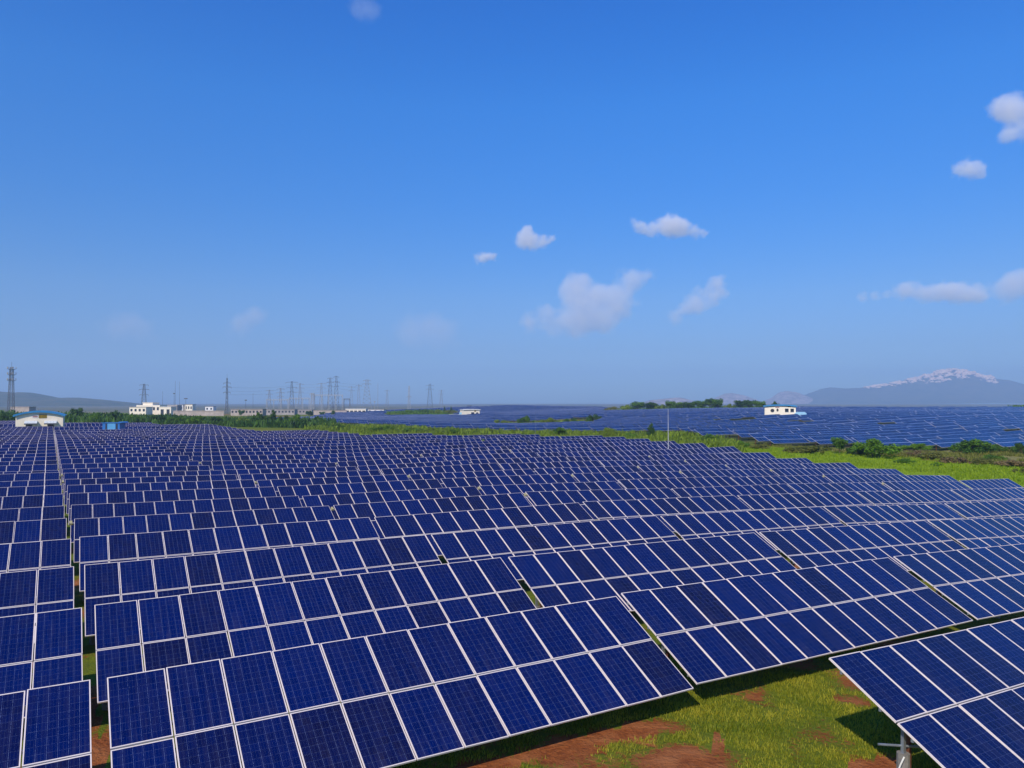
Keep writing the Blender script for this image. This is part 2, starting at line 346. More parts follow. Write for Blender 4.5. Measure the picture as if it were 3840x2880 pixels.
me.polygons.foreach_set('use_smooth', [True]*len(fs)); me.update()
n = N('earth_and_grass'); P = n.pos()
fine = n.noise(9.0, 6, 0.65, P); mid = n.noise(1.1, 5, 0.6, P); big = n.noise(0.06, 4, 0.6, P)
soil = n.mix(n.ramp(fine, .3, .7), (0.19, 0.052, 0.016), (0.37, 0.115, 0.032))
soil = n.mix(n.ramp(mid, .45, .75), soil, (0.44, 0.17, 0.060))
grass = n.mix(n.ramp(mid, .3, .7), (0.100, 0.140, 0.008), (0.280, 0.290, 0.016))
grass = n.mix(n.ramp(fine, .35, .75), grass, (0.130, 0.110, 0.018))
grass = n.mix(n.ramp(big, .35, .7), grass, (0.10, 0.15, 0.012))
cv_ = n.ramp(n.math('ADD', n.attr('cover'), n.math('MULTIPLY', n.math('SUBTRACT', fine, 0.5), 0.9)), .40, .56)
col = n.mix(cv_, soil, grass)
lushc = n.mix(n.ramp(n.noise(0.5, 5, 0.6, P), .3, .7), (0.19, 0.30, 0.005), (0.27, 0.36, 0.008))
col = n.mix(n.ramp(n.math('ADD', n.attr('lush'), n.math('MULTIPLY', n.math('SUBTRACT', big, 0.5), 0.7)), .2, .42), col, lushc)
dryc = n.mix(n.ramp(n.noise(0.35, 5, 0.6, P), .35, .65), (0.16, 0.165, 0.040), (0.31, 0.26, 0.095))
col = n.mix(n.ramp(n.math('ADD', n.attr('dry'), n.math('MULTIPLY', n.math('SUBTRACT', big, 0.5), 0.8)), .35, .65), col, dryc)
table_shade_c = n.mix(n.ramp(n.noise(0.02, 5, 0.6, P), .35, .65), (0.030, 0.045, 0.016), (0.075, 0.080, 0.034))
col = n.mix(n.attr('wood'), col, table_shade_c)
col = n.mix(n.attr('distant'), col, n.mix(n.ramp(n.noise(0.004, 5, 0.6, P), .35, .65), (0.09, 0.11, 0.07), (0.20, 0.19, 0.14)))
n.base(col, 0.95, 0.0, 0.1); n.bump(n.math('ADD', fine, mid), 0.9, 0.10)
me.materials.append(n.m)
g = link('ground', me); tag(g, kind='structure')

# ------------------------------------------------------------------ solar tables
UP, VP, NU = 1.012, 1.66, 12          # module pitch along the row and up the slope; modules per row
CT, ST = math.cos(TAU), math.sin(TAU)
LOW = 0.655                           # lower edge above the ground
def slope_pt(u, v, w=0.0):            # u along the row from the left end, v up the slope from the lower edge, w above the glass
    return Vector((u, -VP*CT + v*CT - w*ST, LOW + v*ST + w*CT))
def glass_mesh(t=0.020):
    me = bpy.data.meshes.new('solar_panel')
    a, b = t-.001, 0.989-t; c, d = t-.001, 1.631-t
    v = [(a,c,0.036),(b,c,0.036),(b,d,0.036),(a,d,0.036),(a,c,0.03),(b,c,0.03),(b,d,0.03),(a,d,0.03)]
    me.from_pydata(v, [], [(0,1,2,3),(7,6,5,4),(0,4,5,1),(1,5,6,2),(2,6,7,3),(3,7,4,0)])
    me.materials.append(M['cell']); me.materials.append(M['backsheet'])
    uv = me.uv_layers.new(name='UVMap')
    for i, q in enumerate([(0,0),(1,0),(1,1),(0,1)]): uv.data[i].uv = (0.004+q[0]*0.992, 0.004+q[1]*0.992)
    for i in range(1, 6): me.polygons[i].material_index = 1
    me.update(); return me
def frame_mb(m, mi=0, T=0.020):
    L, Wd = 1.630, 0.988
    m.box(0, Wd, 0, T, 0, 0.04, mi); m.box(0, Wd, L-T, L, 0, 0.04, mi)
    m.box(0, T, T, L-T, 0, 0.04, mi); m.box(Wd-T, Wd, T, L-T, 0, 0.04, mi); return m
GLASS = glass_mesh(); FRAME_ME = frame_mb(MB()).mesh('frame', M['frame'])
def panel_full():                     # glass and frame in one mesh, for modules a little further off
    me = glass_mesh(0.0155)
    bm = bmesh.new(); bm.from_mesh(me); t = bpy.data.meshes.new('t'); fm = frame_mb(MB(), 0, 0.0155)
    t.from_pydata(fm.v, [], fm.f); k = len(bm.faces); bm.from_mesh(t)
    bm.faces.ensure_lookup_table()
    for f in bm.faces[k:]: f.material_index = 2
    bm.to_mesh(me); bm.free(); me.materials.append(M['frame']); me.update(); return me
PANEL = panel_full()
def bar_mesh(name, mat, a, b, w, h): m = MB(); m.bar(a, b, w, h); return m.mesh(name, mat)
def supports(nu, crossbar=False):
    """purlins, rafters, posts, braces and footings of one table"""
    L = nu*UP; out = []
    for v in (0.35, 1.30, 2.02, 2.97):
        a, b = slope_pt(0.02, v, -0.03), slope_pt(L-0.05, v, -0.03); out.append(('purlin', bar_mesh('purlin', M['steel'], a, b, 0.05, 0.06)))
    us = [0.30 + i*(L-0.6)/3 for i in range(4)]
    for u in us:
        out.append(('rafter', bar_mesh('rafter', M['steel'], slope_pt(u, 0.2, -0.09), slope_pt(u, 3.1, -0.09), 0.05, 0.06)))
        t = slope_pt(u, 1.62, -0.12)
        out.append(('post', bar_mesh('post', M['brown'], (u+0.14, t.y, -0.35), (u+0.14, t.y, t.z), 0.075, 0.075)))
        f = MB()
        if crossbar: f.bar((u-.42, t.y+.25, 0.98), (u+.42, t.y-.25, 0.95), .045, n=8)
        f.bar((u-.02, t.y, 0.80), (u-.02, t.y, t.z), 0.075, 0.06)
        out.append(('bracket', f.mesh('bracket', M['steel'])))
        f = MB(); f.bar((u-.02, t.y, -0.4), (u-.02, t.y, 0.84), 0.235, 0.235, n=12); out.append(('footing', f.mesh('footing', M['concrete'])))
    return out
SUP = {12: supports(12), -1: supports(12, True)}
def merged_support(nu):
    m = MB()
    L = nu*UP
    for v in (0.35, 1.30, 2.02, 2.97): m.bar(slope_pt(0.02, v, -0.03), slope_pt(L-0.05, v, -0.03), 0.05, 0.06)
    for i in range(4):
        u = 0.55+i*(L-1.1)/3; t = slope_pt(u, 1.62, -0.12); m.bar((u, t.y, -0.35), t, 0.09); m.bar(slope_pt(u, 0.2, -0.09), slope_pt(u, 3.1, -0.09), 0.05)
    return m.mesh('support_frame', M['steel'])
MSUP = {12: merged_support(12), 9: merged_support(9)}
def slab_geo(nu, V, Fc, UV, MI, mat4=None, posts=True, uo=0):
    """a whole table as one slab; appended to lists"""
    L = nu*UP
    p = [slope_pt(0,0,.0), slope_pt(L,0,.0), slope_pt(L,2*VP,.0), slope_pt(0,2*VP,.0), slope_pt(0,0,.04), slope_pt(L,0,.04), slope_pt(L,2*VP,.04), slope_pt(0,2*VP,.04)]
    if mat4 is not None: p = [mat4 @ q for q in p]
    k = len(V); V += [tuple(q) for q in p]
    for f, mi in (((4,5,6,7),0),((3,2,1,0),1),((0,1,5,4),2),((1,2,6,5),2),((2,3,7,6),2),((3,0,4,7),2)):
        Fc.append(tuple(k+i for i in f)); MI.append(mi)
        UV += [(uo,0),(uo+nu,0),(uo+nu,2),(uo,2)] if mi == 0 else [(0,0)]*4
    if posts:
        for i in range(4):
            u = 0.55+i*(L-1.1)/3; h = 0.05
            for (v, w) in ((1.62, 0.0),):
                t = slope_pt(u, v, -0.02)
                q = [Vector((u+sx*h, t.y+sy*h, z)) for z in (-0.8, t.z) for sx, sy in ((-1,-1),(1,-1),(1,1),(-1,1))]
                if mat4 is not None: q = [mat4 @ r for r in q]
                k = len(V); V += [tuple(r) for r in q]
                for f in ((0,1,5,4),(1,2,6,5),(2,3,7,6),(3,0,4,7)): Fc.append(tuple(k+i for i in f)); MI.append(3); UV += [(0,0)]*4
def slab_mesh(name, V, Fc, UV, MI, top='slab'):
    me = bpy.data.meshes.new(name); me.from_pydata(V, [], Fc)
    for m_ in (top, 'backsheet', 'frame', 'brown'): me.materials.append(M[m_])
    me.polygons.foreach_set('material_index', MI)
    uv = me.uv_layers.new(name='UVMap'); uv.data.foreach_set('uv', [c for q in UV for c in q]); me.update(); return me
def one_slab(nu, uo):
    V, Fc, UV, MI = [], [], [], []; slab_geo(nu, V, Fc, UV, MI, uo=uo); return slab_mesh('solar_table', V, Fc, UV, MI)
_j = MB(); _j.box(-.06, .06, -.11, .11, -.02, .07); _j.box(-.06, .12, -.03, .03, -.09, -.021); JBOX = _j.mesh('junction_box', M['box'])
SLAB = {12: one_slab(12, 0), 9: one_slab(9, 0)}

ORD = ['zeroth','first','second','third','fourth','fifth','sixth','seventh','eighth','ninth','tenth','eleventh','twelfth','thirteenth','fourteenth','fifteenth','sixteenth','seventeenth','eighteenth','nineteenth']
TENS = {20:('twenty','twentieth'),30:('thirty','thirtieth'),40:('forty','fortieth'),50:('fifty','fiftieth')}
def ordinal(i):
    if i < 20: return ORD[i]
    t, r = i//10*10, i % 10
    return TENS[t][1] if r == 0 else TENS[t][0] + '-' + ORD[r]
def table_label(k, m):
    if k == -1: return ['', 'blue solar table in the bottom right corner with bare left edge, post and footing showing', 'blue solar table just right of the bottom right corner table, in the nearest row'][m]
    side = (ordinal(m+1) + ' right of' if m >= 0 else ordinal(-m) + ' left of')
    if (k, m) == (0, 0): return 'long blue solar table at bottom centre, nearest to the right of the narrow dirt aisle'
    if (k, m) == (0, -1): return 'blue solar table in the bottom left corner, its right end at the dirt aisle'
    row = 'front row' if k == 0 else ordinal(k+1) + ' row back'
    return f'blue solar table, {row}, {side} the narrow aisle'
rnd = random.Random(4)
tables = []
ROWS = {-1: (10.0, 0.92), 0: (16.18, .71), 1: (22.4, .68), 2: (28.45, .55), 3: (34.88, .49), 4: (40.9, .35), 5: (46.89, .24), 6: (53.04, .17), 7: (59.02, .08)}
def lattice(k): return ROWS.get(k, (16.25 + 6.117*k, 0.75 - 0.1*k))
PADS = []                              # (x0, x1, y0, y1) kept free for the field buildings
def table_matrix(s, ac, nu, jit=1.0):
    a0, a1 = s, s+nu*UP
    z0, z1 = ztop([a0, a1], [ac, ac])
    base = CZ - (VP*2*ST + LOW)
    dz = rnd.gauss(0, 0.04)
    x, y = a0*CP - (ac-VP*CT)*SP, a0*SP + (ac-VP*CT)*CP
    slope = math.atan2(z1-z0, nu*UP)
    return Vector((x, y, z0+base+dz*jit)), Euler((rnd.gauss(0, 0.008)*jit, -slope + rnd.gauss(0, 0.0022)*jit, PHI))
def in_pad(x, y): return any(a < x < b and c < y < d for a, b, c, d in PADS)
B1 = dict(px=150, d=190.0, w=12.4); K1 = dict(px=420, d=172.0)
for (px, d, hw, y0, y1) in ((150, 190, 8.5, -10, 12), (420, 172, 4.5, -3, 5)):
    x = (px-1920)/F*d; PADS.append((x-hw, x+hw, d+y0, d+y1))
for k in range(-1, 46):
    ac, s0 = lattice(k)
    maxal = np.interp(ac, [100, 108, 146, 189, 241, 262], [84, 78, 47, 36, 26, -5])
    for m in range(-6, 7):
        if k == -1 and m < 1: continue
        s = s0 + 12.4*m if m >= 0 else s0 - 0.25 - NU*UP - 12.4*(-m-1)
        if k == 0: ac = 16.18 if m < 1 else 16.36
        nu = 12
        if m == 6 and k >= 4: nu = 9
        if m == 6 and k < 4: pass
        if s + nu*UP > maxal + 6: continue
        # keep what the photograph can see, and a little beside it
        pts = [((s+du)*CP - (ac-dv)*SP, (s+du)*SP + (ac-dv)*CP) for du in (0, 3, 6, 9, nu*UP) for dv in (0, 2.9)]
        if not any(y > 1.5 and -60 < 1920+F*x/y < 3900 for x, y in pts): continue
        cx, cy = (s+6)*CP - (ac-1.5)*SP, (s+6)*SP + (ac-1.5)*CP
        if any(in_pad(*p) for p in pts) or in_pad(cx, cy): continue
        tables.append((k, m, s, ac, nu))
print('tables', len(tables))
for (k, m, s, ac, nu) in tables:
    loc, rot = table_matrix(s, ac, nu, .12 if k <= 0 else .45 if k < 4 else 1.0)
    lab = table_label(k, m)
    grp = 'solar tables of the near field'
    if k > 12:
        t = link('solar_table', SLAB[nu], None, loc, rot); tag(t, lab, 'solar table', grp); continue
    t = empty('solar_table', loc); t.rotation_euler = rot; tag(t, lab, 'solar table', grp)
    near = k <= 3
    for i in range(nu):
        for j in range(2):
            p = slope_pt(i*UP+0.013, j*VP+0.015)
            o = link('solar_panel', GLASS if near else PANEL, t, p, (TAU + rnd.gauss(0, 0.0035), rnd.gauss(0, 0.0035), rnd.gauss(0, 0.0012)))
            if near: link('frame', FRAME_ME, o)
    if near:
        for nm, me_ in SUP[-1 if k == -1 else 12]: link(nm, me_, t)
    else: link('support_frame', MSUP[nu], t)
    if 4 <= k <= 11 and rnd.random() < .45: link('junction_box', JBOX, t, slope_pt(-0.13, 2*VP-0.30, 0.0), (TAU, 0, 0))

# ------------------------------------------------------------------ the second solar field, across the green strip: too many to count
B2 = dict(px=2925, d=300.0); B3 = dict(px=1769, d=520.0)
PADS2 = []
for (px, d, hw, y0, y1) in ((2925, 300, 9.5, -4, 12), (3004, 297, 3, -3, 4), (1769, 520, 11, -16, 12), (1700, 515, 9, -12, 3)):
    x = (px-1920)/F*d; PADS2.append((x-hw, x+hw, d+y0, d+y1))
V, Fc, UV, MI = [], [], [], []
r2 = random.Random(11); cnt = 0
for k in range(-20, 130):
    ac = 16.25 + 6.117*k + 2.2
    for m in range(0, 60):
        s = -40 + 12.4*m + random.Random(k*97+5).uniform(0, 12.4)
        cx, cy = (s+6)*CP - (ac-1.5)*SP, (s+6)*SP + (ac-1.5)*CP
        if cy < 140: continue
        px = 1920 + F*cx/cy
        if not band(px, cy): continue
        if m % 13 == 7 or k % 17 == 5: continue                           # service tracks
        if any(a-6 < cx < b+6 and c-2 < cy < d+2 for a, b, c, d in PADS2): continue
        x0, y0 = s*CP - (ac-1.47)*SP, s*SP + (ac-1.47)*CP
        x1, y1 = x0 + 12.14*CP, y0 + 12.14*SP
        h0, h1 = ground([x0, x1], [y0, y1])
        # fall of the ground across the row, so the table follows the slope a little
        hb = gz(cx-1.5*SP, cy+1.5*CP) - gz(cx+1.5*SP, cy-1.5*CP)
        mat = Matrix.Translation((x0, y0, h0 + 0.1 + r2.gauss(0, 0.05))) @ Euler((math.atan2(hb, 3.0)*0.4 + r2.gauss(0, 0.012), -math.atan2(h1-h0, 12.14), PHI)).to_matrix().to_4x4()
        slab_geo(12, V, Fc, UV, MI, mat, True, uo=cnt*12); cnt += 1
print('far tables', cnt)
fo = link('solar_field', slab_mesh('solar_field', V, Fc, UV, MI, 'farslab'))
tag(fo, 'blue far off rows of solar tables on the slope beyond the green strip', 'solar tables', 'solar tables of the far field', 'stuff')

# ------------------------------------------------------------------ vegetation
def crown_mesh(name, seed, lobes, n, size, mat, zmin=0.02, flat=1.0):
    """unit tree crown (height about 1): leaf clumps spread over and through many lobes"""
    rr = random.Random(seed); v, f, t = [], [], []
    tot = sum(l[3]**2 for l in lobes)
    for (x, y, z, r) in lobes:
        lt = rr.uniform(0.15, 0.85)
        for i in range(int(n*r*r/tot)):
            d = Vector((rr.gauss(0,1), rr.gauss(0,1), rr.gauss(0,1))).normalized()
            q = Vector((x,y,z)) + Vector((d.x, d.y, d.z*flat))*r*rr.uniform(0.45, 1.12)
            if q.z < zmin: continue
            a = Vector((rr.gauss(0,1), rr.gauss(0,1), rr.gauss(0,1))).normalized(); b = a.cross(d + Vector((.01,.02,.3))).normalized()
            s = size*rr.uniform(0.5, 1.3); k = len(v)
            v += [tuple(q - a*s*0.5), tuple(q + b*s*0.34), tuple(q + a*s*0.6), tuple(q - b*s*0.34)]
            f.append((k, k+1, k+2, k+3)); t.append(min(1, max(0, lt*0.55 + rr.uniform(0, 0.45))))
    me = bpy.data.meshes.new(name); me.from_pydata(v, [], f); me.materials.append(mat)
    at_ = me.attributes.new('tint', 'FLOAT', 'FACE'); at_.data.foreach_set('value', t); me.update(); return me
def trunk_mesh(seed, lobes, fork, w):
    m = MB(); rr = random.Random(seed)
    top = Vector((rr.uniform(-.03,.03), rr.uniform(-.03,.03), fork)); m.bar((0,0,-0.08), top, w, w, n=7, w2=w*0.75)
    for (x, y, z, r) in lobes[:6]: m.bar(top - Vector((0,0,fork*0.15)), (x*0.9, y*0.9, z), w*0.55, n=5, w2=w*0.18)
    return m.mesh('trunk', M['bark'])
def lobes_round(s):
    r = random.Random(s); return [(r.uniform(-.26,.26), r.uniform(-.26,.26), r.uniform(.40,.86), r.uniform(.13,.22)) for _ in range(15)]
def lobes_broad(s):
    r = random.Random(s); o = []
    for i in range(20):
        a, q = r.uniform(0, 2*PI), r.uniform(.1, .95); h = r.uniform(.30, .92)*(1-0.35*q*q)
        o.append((math.cos(a)*q, math.sin(a)*q, h, r.uniform(.14,.26)))
    return o
def lobes_bush(s):
    r = random.Random(s); o = []
    for i in range(18):
        a, q = r.uniform(0, 2*PI), math.sqrt(r.random())*.72; o.append((math.cos(a)*q, math.sin(a)*q, r.uniform(.12,.80)*(1-.45*q), r.uniform(.16,.28)))
    return o
def lobes_cone(s):
    r = random.Random(s); o = []
    for i in range(20):
        h = r.uniform(.10,.92); w = .30*(1-h)**0.55*(0.6 if h < .15 else 1); a = r.uniform(0, 2*PI); o.append((math.cos(a)*w*.6, math.sin(a)*w*.6, h, .07+.13*(1-h)))
    return o
KINDS = {'round': (lobes_round, 2200, .075, .30, .05), 'broad': (lobes_broad, 3600, .10, .22, .06), 'bush': (lobes_bush, 2600, .11, .12, .04), 'cone': (lobes_cone, 1700, .065, .12, .04)}
VAR = {}
def variant(kind, mat, s):
    key = (kind, mat, s)
    if key not in VAR:
        fn, nl, sz, fork, w = KINDS[kind]; lb = fn(s*7+3)
        VAR[key] = (crown_mesh('crown', s, lb, nl, sz, M[mat]), trunk_mesh(s, lb, fork, w))
    return VAR[key]
rv = random.Random(21)
WID = {'round': 0.85, 'broad': 2.15, 'bush': 1.75, 'cone': 0.62}
def plant(kind, mat, px, base, top, width, label, d=None, group=None, name=None):
    """px, base, top, width: where the photograph shows it; d: its distance when the base is hidden"""
    p = hit(px, base) if d is None else at(px, d)
    h = max(0.5, (CZ - (top-HZ)/F*p.y) - p.z); w = width/F*p.y
    cr, tr = variant(kind, mat, rv.randrange(3))
    nm = name or ('tree' if kind in ('round', 'cone') else 'bush')
    e = empty(nm, p, rv.uniform(0, 6.28)); sx = w/WID[kind]; e.scale = (sx, sx, h)
    tag(e, label, 'tree' if nm == 'tree' else 'bush', group)
    link('crown', cr, e); link('trunk', tr, e)
G1 = 'bushes on the green strip beside the near field'; G2 = 'trees along the ridge above the far field'
G3 = 'bushes on the green island in the far field'; G4 = 'bushes on the green hump in the far field'; G5 = 'trees behind the far left of the near field'
P = [
 ('broad','leaf_green',3270,1716,1648,212,'large rounded green thorn bush on the bright grass at right',None,G1),
 ('bush','leaf_dark',3215,1706,1660,90,'dark bush leaning on the left flank of the large thorn bush',None,G1),
 ('round','leaf_green',3146,1702,1638,58,'small rounded tree just left of the large rounded thorn bush',None,G1),
 ('bush','leaf_olive',3040,1702,1664,150,'wide olive scrub mound left of the small rounded tree',None,G1),
 ('bush','leaf_olive',2965,1698,1668,70,'low olive scrub at the left end of the olive mound',None,G1),
 ('broad','leaf_green',3640,1700,1645,190,'long low green bush below the dark edge of the far field at right',None,G1),
 ('bush','leaf_dark',3735,1698,1662,70,'dark bush at the right end of the long low green bush',None,G1),
 ('broad','leaf_dark',3830,1704,1655,90,'dark bush cut by the right edge of the photo',None,G1),
 ('bush','leaf_olive',3500,1722,1692,110,'olive scrub right of the large rounded thorn bush',None,G1),
 ('bush','leaf_dry',3440,1712,1686,90,'pale dry scrub between thorn bush and olive scrub',None,G1),
 ('bush','leaf_dry',3580,1736,1706,110,'brown dry scrub below the long low green bush',None,G1),
 ('bush','leaf_olive',3690,1742,1712,120,'olive scrub with brown top near the right edge',None,G1),
 ('bush','leaf_dry',3790,1752,1718,120,'dry brown scrub at the right edge above bright grass',None,G1),
 ('bush','leaf_green',3510,1748,1732,50,'small green tuft bush in front of the brown dry scrub',None,G1),
 ('bush','leaf_olive',3815,1772,1752,60,'lowest olive tuft at the right edge on bright grass',None,G1),
 ('broad','leaf_green',3440,1694,1664,120,'green bush between large thorn bush and long low green bush',None,G1),
 ('bush','leaf_green',3390,1738,1716,80,'small green bush on dry ground below the pale dry scrub',None,G1),
 ('bush','leaf_green',3730,1728,1700,90,'green bush between olive scrub and right edge scrub',None,G1),
 ('bush','leaf_lime',3590,1672,1650,90,'yellow green bush right against the dark field edge',None,G1),
 ('bush','leaf_green',2775,1678,1650,75,'dark green bush near the stepped right end of the near field',None,G1),
 ('broad','leaf_green',2662,1664,1628,110,'broad green bush right of the tall white mast',None,G1),
 ('bush','leaf_lime',2590,1660,1634,90,'yellow green bush close to the right of the white mast',None,G1),
 ('bush','leaf_olive',2850,1684,1664,80,'olive bush between stepped tables and olive mound',None,G1),
 ('cone','leaf_dark',2441,1645,1587,40,'dark upright tree just left of the white mast',None,G1),
 ('round','leaf_green',2098,1645,1602,60,'round green tree standing alone in the middle of the strip',None,G1),
 ('broad','leaf_lime',2285,1648,1606,95,'bright green spreading bush left of the dark upright tree',None,G1),
 ('bush','leaf_green',2362,1650,1617,85,'green bush between the spreading bush and dark upright tree',None,G1),
 ('bush','leaf_dark',1985,1652,1618,85,'dark low bush left of the lone round green tree',None,G1),
 ('bush','leaf_lime',2200,1650,1622,90,'yellow green bush right of the lone round green tree',None,G1),
 ('round','leaf_green',1708,1640,1608,38,'small round tree in the gap between the two green patches',None,G1),
 ('bush','leaf_lime',1810,1668,1640,58,'bright bush standing in the last rows of the near field',118.0,G1),
 ('bush','leaf_green',1716,1672,1652,50,'small bush poking out between the last tables, left of the bright one',116.0,G1),
 ('bush','leaf_lime',1620,1634,1600,110,'yellow green bush at the right end of the hump behind the tables',None,G1),
 ('bush','leaf_green',1545,1630,1598,100,'green bush in the middle of the hump behind the tables',None,G1),
 ('broad','leaf_green',1440,1626,1597,130,'long green bush left of the middle of the hump',None,G1),
 ('bush','leaf_dark',1270,1612,1585,60,'dark pointed bush at the left end of the green hump',None,G1),
 ('bush','leaf_lime',1345,1618,1596,100,'yellow green bush right of the dark pointed bush',None,G1),
 ('bush','leaf_lime',1880,1588,1566,60,'yellow green bush at the left tip of the green island',312.0,G3),
 ('broad','leaf_green',1970,1588,1560,70,'green bush on the left half of the green island',314.0,G3),
 ('bush','leaf_lime',2060,1588,1563,75,'yellow green bush in the middle of the green island',316.0,G3),
 ('bush','leaf_green',2135,1586,1561,60,'green bush on the right half of the green island',318.0,G3),
 ('broad','leaf_dark',2222,1584,1553,78,'large dark bush at the right tip of the green island',318.0,G3),
 ('bush','leaf_lime',1475,1560,1545,70,'yellow green bush at the left foot of the far hump',560.0,G4),
 ('broad','leaf_green',1535,1558,1538,80,'green bush on the left half of the far hump',580.0,G4),
 ('bush','leaf_dark',1590,1556,1532,60,'dark bush at the middle of the far hump',600.0,G4),
 ('bush','leaf_lime',1645,1554,1533,70,'yellow green bush on the right half of the far hump',600.0,G4),
 ('bush','leaf_olive',1695,1552,1534,60,'olive bush at the right end of the far hump',600.0,G4),
 ('cone','leaf_dark',1667,1550,1523,10,'thin pointed tree on the right of the far hump',640.0,G4),
 ('cone','leaf_dark',1692,1550,1524,12,'pointed tree at the right end of the far hump top',640.0,G4)]
for i, (px, top, w, kd, mt) in enumerate([(2295,1522,60,'bush','leaf_olive'),(2350,1513,70,'bush','leaf_lime'),(2392,1506,62,'round','leaf_green'),(2440,1507,60,'round','leaf_dark'),(2478,1512,52,'bush','leaf_lime'),(2512,1503,52,'round','leaf_green'),(2552,1507,54,'round','leaf_green'),(2590,1505,56,'round','leaf_dark'),(2628,1501,52,'round','leaf_green'),(2662,1494,44,'round','leaf_dark'),(2694,1495,50,'round','leaf_green'),(2735,1510,44,'bush','leaf_lime'),(2775,1500,52,'round','leaf_dark'),(2808,1499,50,'round','leaf_green'),(2850,1503,50,'round','leaf_green'),(2905,1502,40,'bush','leaf_dark')]):
    P.append((kd, mt, px, 1533, top, w, ('olive' if mt == 'leaf_olive' else 'yellow green' if mt == 'leaf_lime' else 'dark' if mt == 'leaf_dark' else 'green') + f' {"bush" if kd == "bush" else "tree"} on the ridge above the far field, {ordinal(i+1)} from the left', 492.0 + (i*37 % 23), G2))
for i, (px, base, top, w, kd, mt, lab) in enumerate([
 (18,1590,1543,70,'bush','leaf_dark','dark bush at the left edge beside the cream field building'),
 (292,1592,1528,42,'round','leaf_dark','dark square crowned tree right of the cream field building'),
 (365,1592,1541,60,'bush','leaf_green','green bush right of the square crowned tree'),
 (428,1592,1539,70,'broad','leaf_dark','dark spreading bush above the blue cabin'),
 (505,1592,1552,70,'bush','leaf_green','green bush just right of the blue cabin'),
 (590,1594,1545,60,'bush','leaf_dark','dark bush below the cream substation building'),
 (660,1596,1551,80,'bush','leaf_green','green bush below the right end of the cream substation building'),
 (740,1598,1554,80,'bush','leaf_green','green bush below the long pale wall, near its left end'),
 (812,1602,1562,42,'round','leaf_dark','small dark round tree below the tall three armed pole'),
 (915,1604,1560,80,'bush','leaf_lime','yellow green bush at the tall three armed pole, right side'),
 (975,1602,1548,70,'broad','leaf_dark','dark spreading bush below the middle of the long pale wall'),
 (1025,1602,1535,34,'cone','leaf_dark','tallest pointed tree in front of the long pale wall'),
 (1062,1602,1548,48,'bush','leaf_dark','dark bush right of the tallest pointed tree'),
 (1110,1604,1549,56,'bush','leaf_green','green bush at the right end of the left hand scrub'),
 (1128,1604,1572,50,'round','leaf_dark','round dark bush where the left hand scrub ends'),
 ]): P.append((kd, mt, px, base, top, w, lab, 268.0 + (i*29 % 40), G5))
for i, (px, base, top, w, mt) in enumerate([(905,1556,1537,26,'leaf_dark'),(1160,1558,1541,30,'leaf_dark'),(1210,1556,1543,22,'leaf_dark'),(1250,1550,1538,18,'leaf_dark')]):
    P.append(('round', mt, px, base, top, w, ['small dark tree before the long pale wall','dark bushy tree at the foot of the white tower','dark tree right of the white tower','small dark tree below the far pale sheds'][i], 560.0, G5))
for q in P: plant(*q)
def scatter(name, label, cat, n, fn, mat, hgt, wid, seed, spread=0.0, blades=3):
    """a sheet of tufts nobody could count"""
    rr = random.Random(seed); v, f, t = [], [], []
    pts = fn(n, rr)
    zs = ground([p[0] for p in pts], [p[1] for p in pts])
    for (x, y, sc), z in zip(pts, zs):
        lt = min(1, max(0, .5 + 1.1*noise.noise(Vector((x*.9, y*.9, seed))) + rr.uniform(-.25, .25)))
        for b in range(blades):
            a = rr.uniform(0, 2*PI); h = hgt*sc*rr.uniform(.5, 1.25); w = wid*sc*rr.uniform(.6, 1.2)
            ox, oy = x + rr.gauss(0, spread), y + rr.gauss(0, spread); lean = rr.uniform(.1, .8)*h; b2 = rr.uniform(0, 2*PI); k = len(v)
            cx, cy = math.cos(a)*w*.5, math.sin(a)*w*.5; tx, ty = ox + math.cos(b2)*lean, oy + math.sin(b2)*lean
            v += [(ox-cx, oy-cy, z-.02), (ox+cx, oy+cy, z-.02), (tx+cx*.3, ty+cy*.3, z+h), (tx-cx*.3, ty-cy*.3, z+h*.93)]
            f.append((k, k+1, k+2, k+3)); t.append(lt*.5 + rr.random()*.5)
    me = bpy.data.meshes.new(name); me.from_pydata(v, [], f); me.materials.append(mat)
    a_ = me.attributes.new('tint', 'FLOAT', 'FACE'); a_.data.foreach_set('value', t); me.update()
    tag(link(name, me), label, cat, None, 'stuff')
def near_pts(n, rr):
    xs, ys = [], []
    for _ in range(n):
        y = rr.uniform(13.5, 24); xs.append(rr.uniform(-.28, .62)*y); ys.append(y)
    x, y = np.array(xs), np.array(ys); c = cover(x, y); al, ac = x*CP+y*SP, -x*SP+y*CP
    keep = (c > 0.45 + 0.25*np.array([rr.random() for _ in xs])) & ((ac > 8.5) & (ac < 23))
    return [(a, b, 0.6+0.7*q) for a, b, q, k in zip(x, y, c, keep) if k]
scatter('grass', 'short green grass on red soil in front of the nearest tables', 'grass', 42000, near_pts, M['blade'], 0.062, 0.020, 5, 0.05, 3)
def strip_pts(n, rr):
    o = []
    while len(o) < n:
        px = rr.uniform(2450, 3980); d = rr.uniform(84, 178); x = (px-1920)/F*d
        al, ac = x*CP+d*SP, -x*SP+d*CP; e = max(al-85.5, ac-float(bound(al))-3)
        if e < (46 if px > 2650 else 4) or band(px, d+2): continue
        if noise.noise(Vector((x*.12, d*.12, 2.0))) < -0.05: continue
        o.append((x, d, rr.uniform(.6, 1.4)))
    return o
scatter('scrub', 'low olive and dry scrub between bright grass and far field', 'scrub', 5000, strip_pts, M['leaf_olive'], 0.45, 0.16, 6, 0.3, 4)
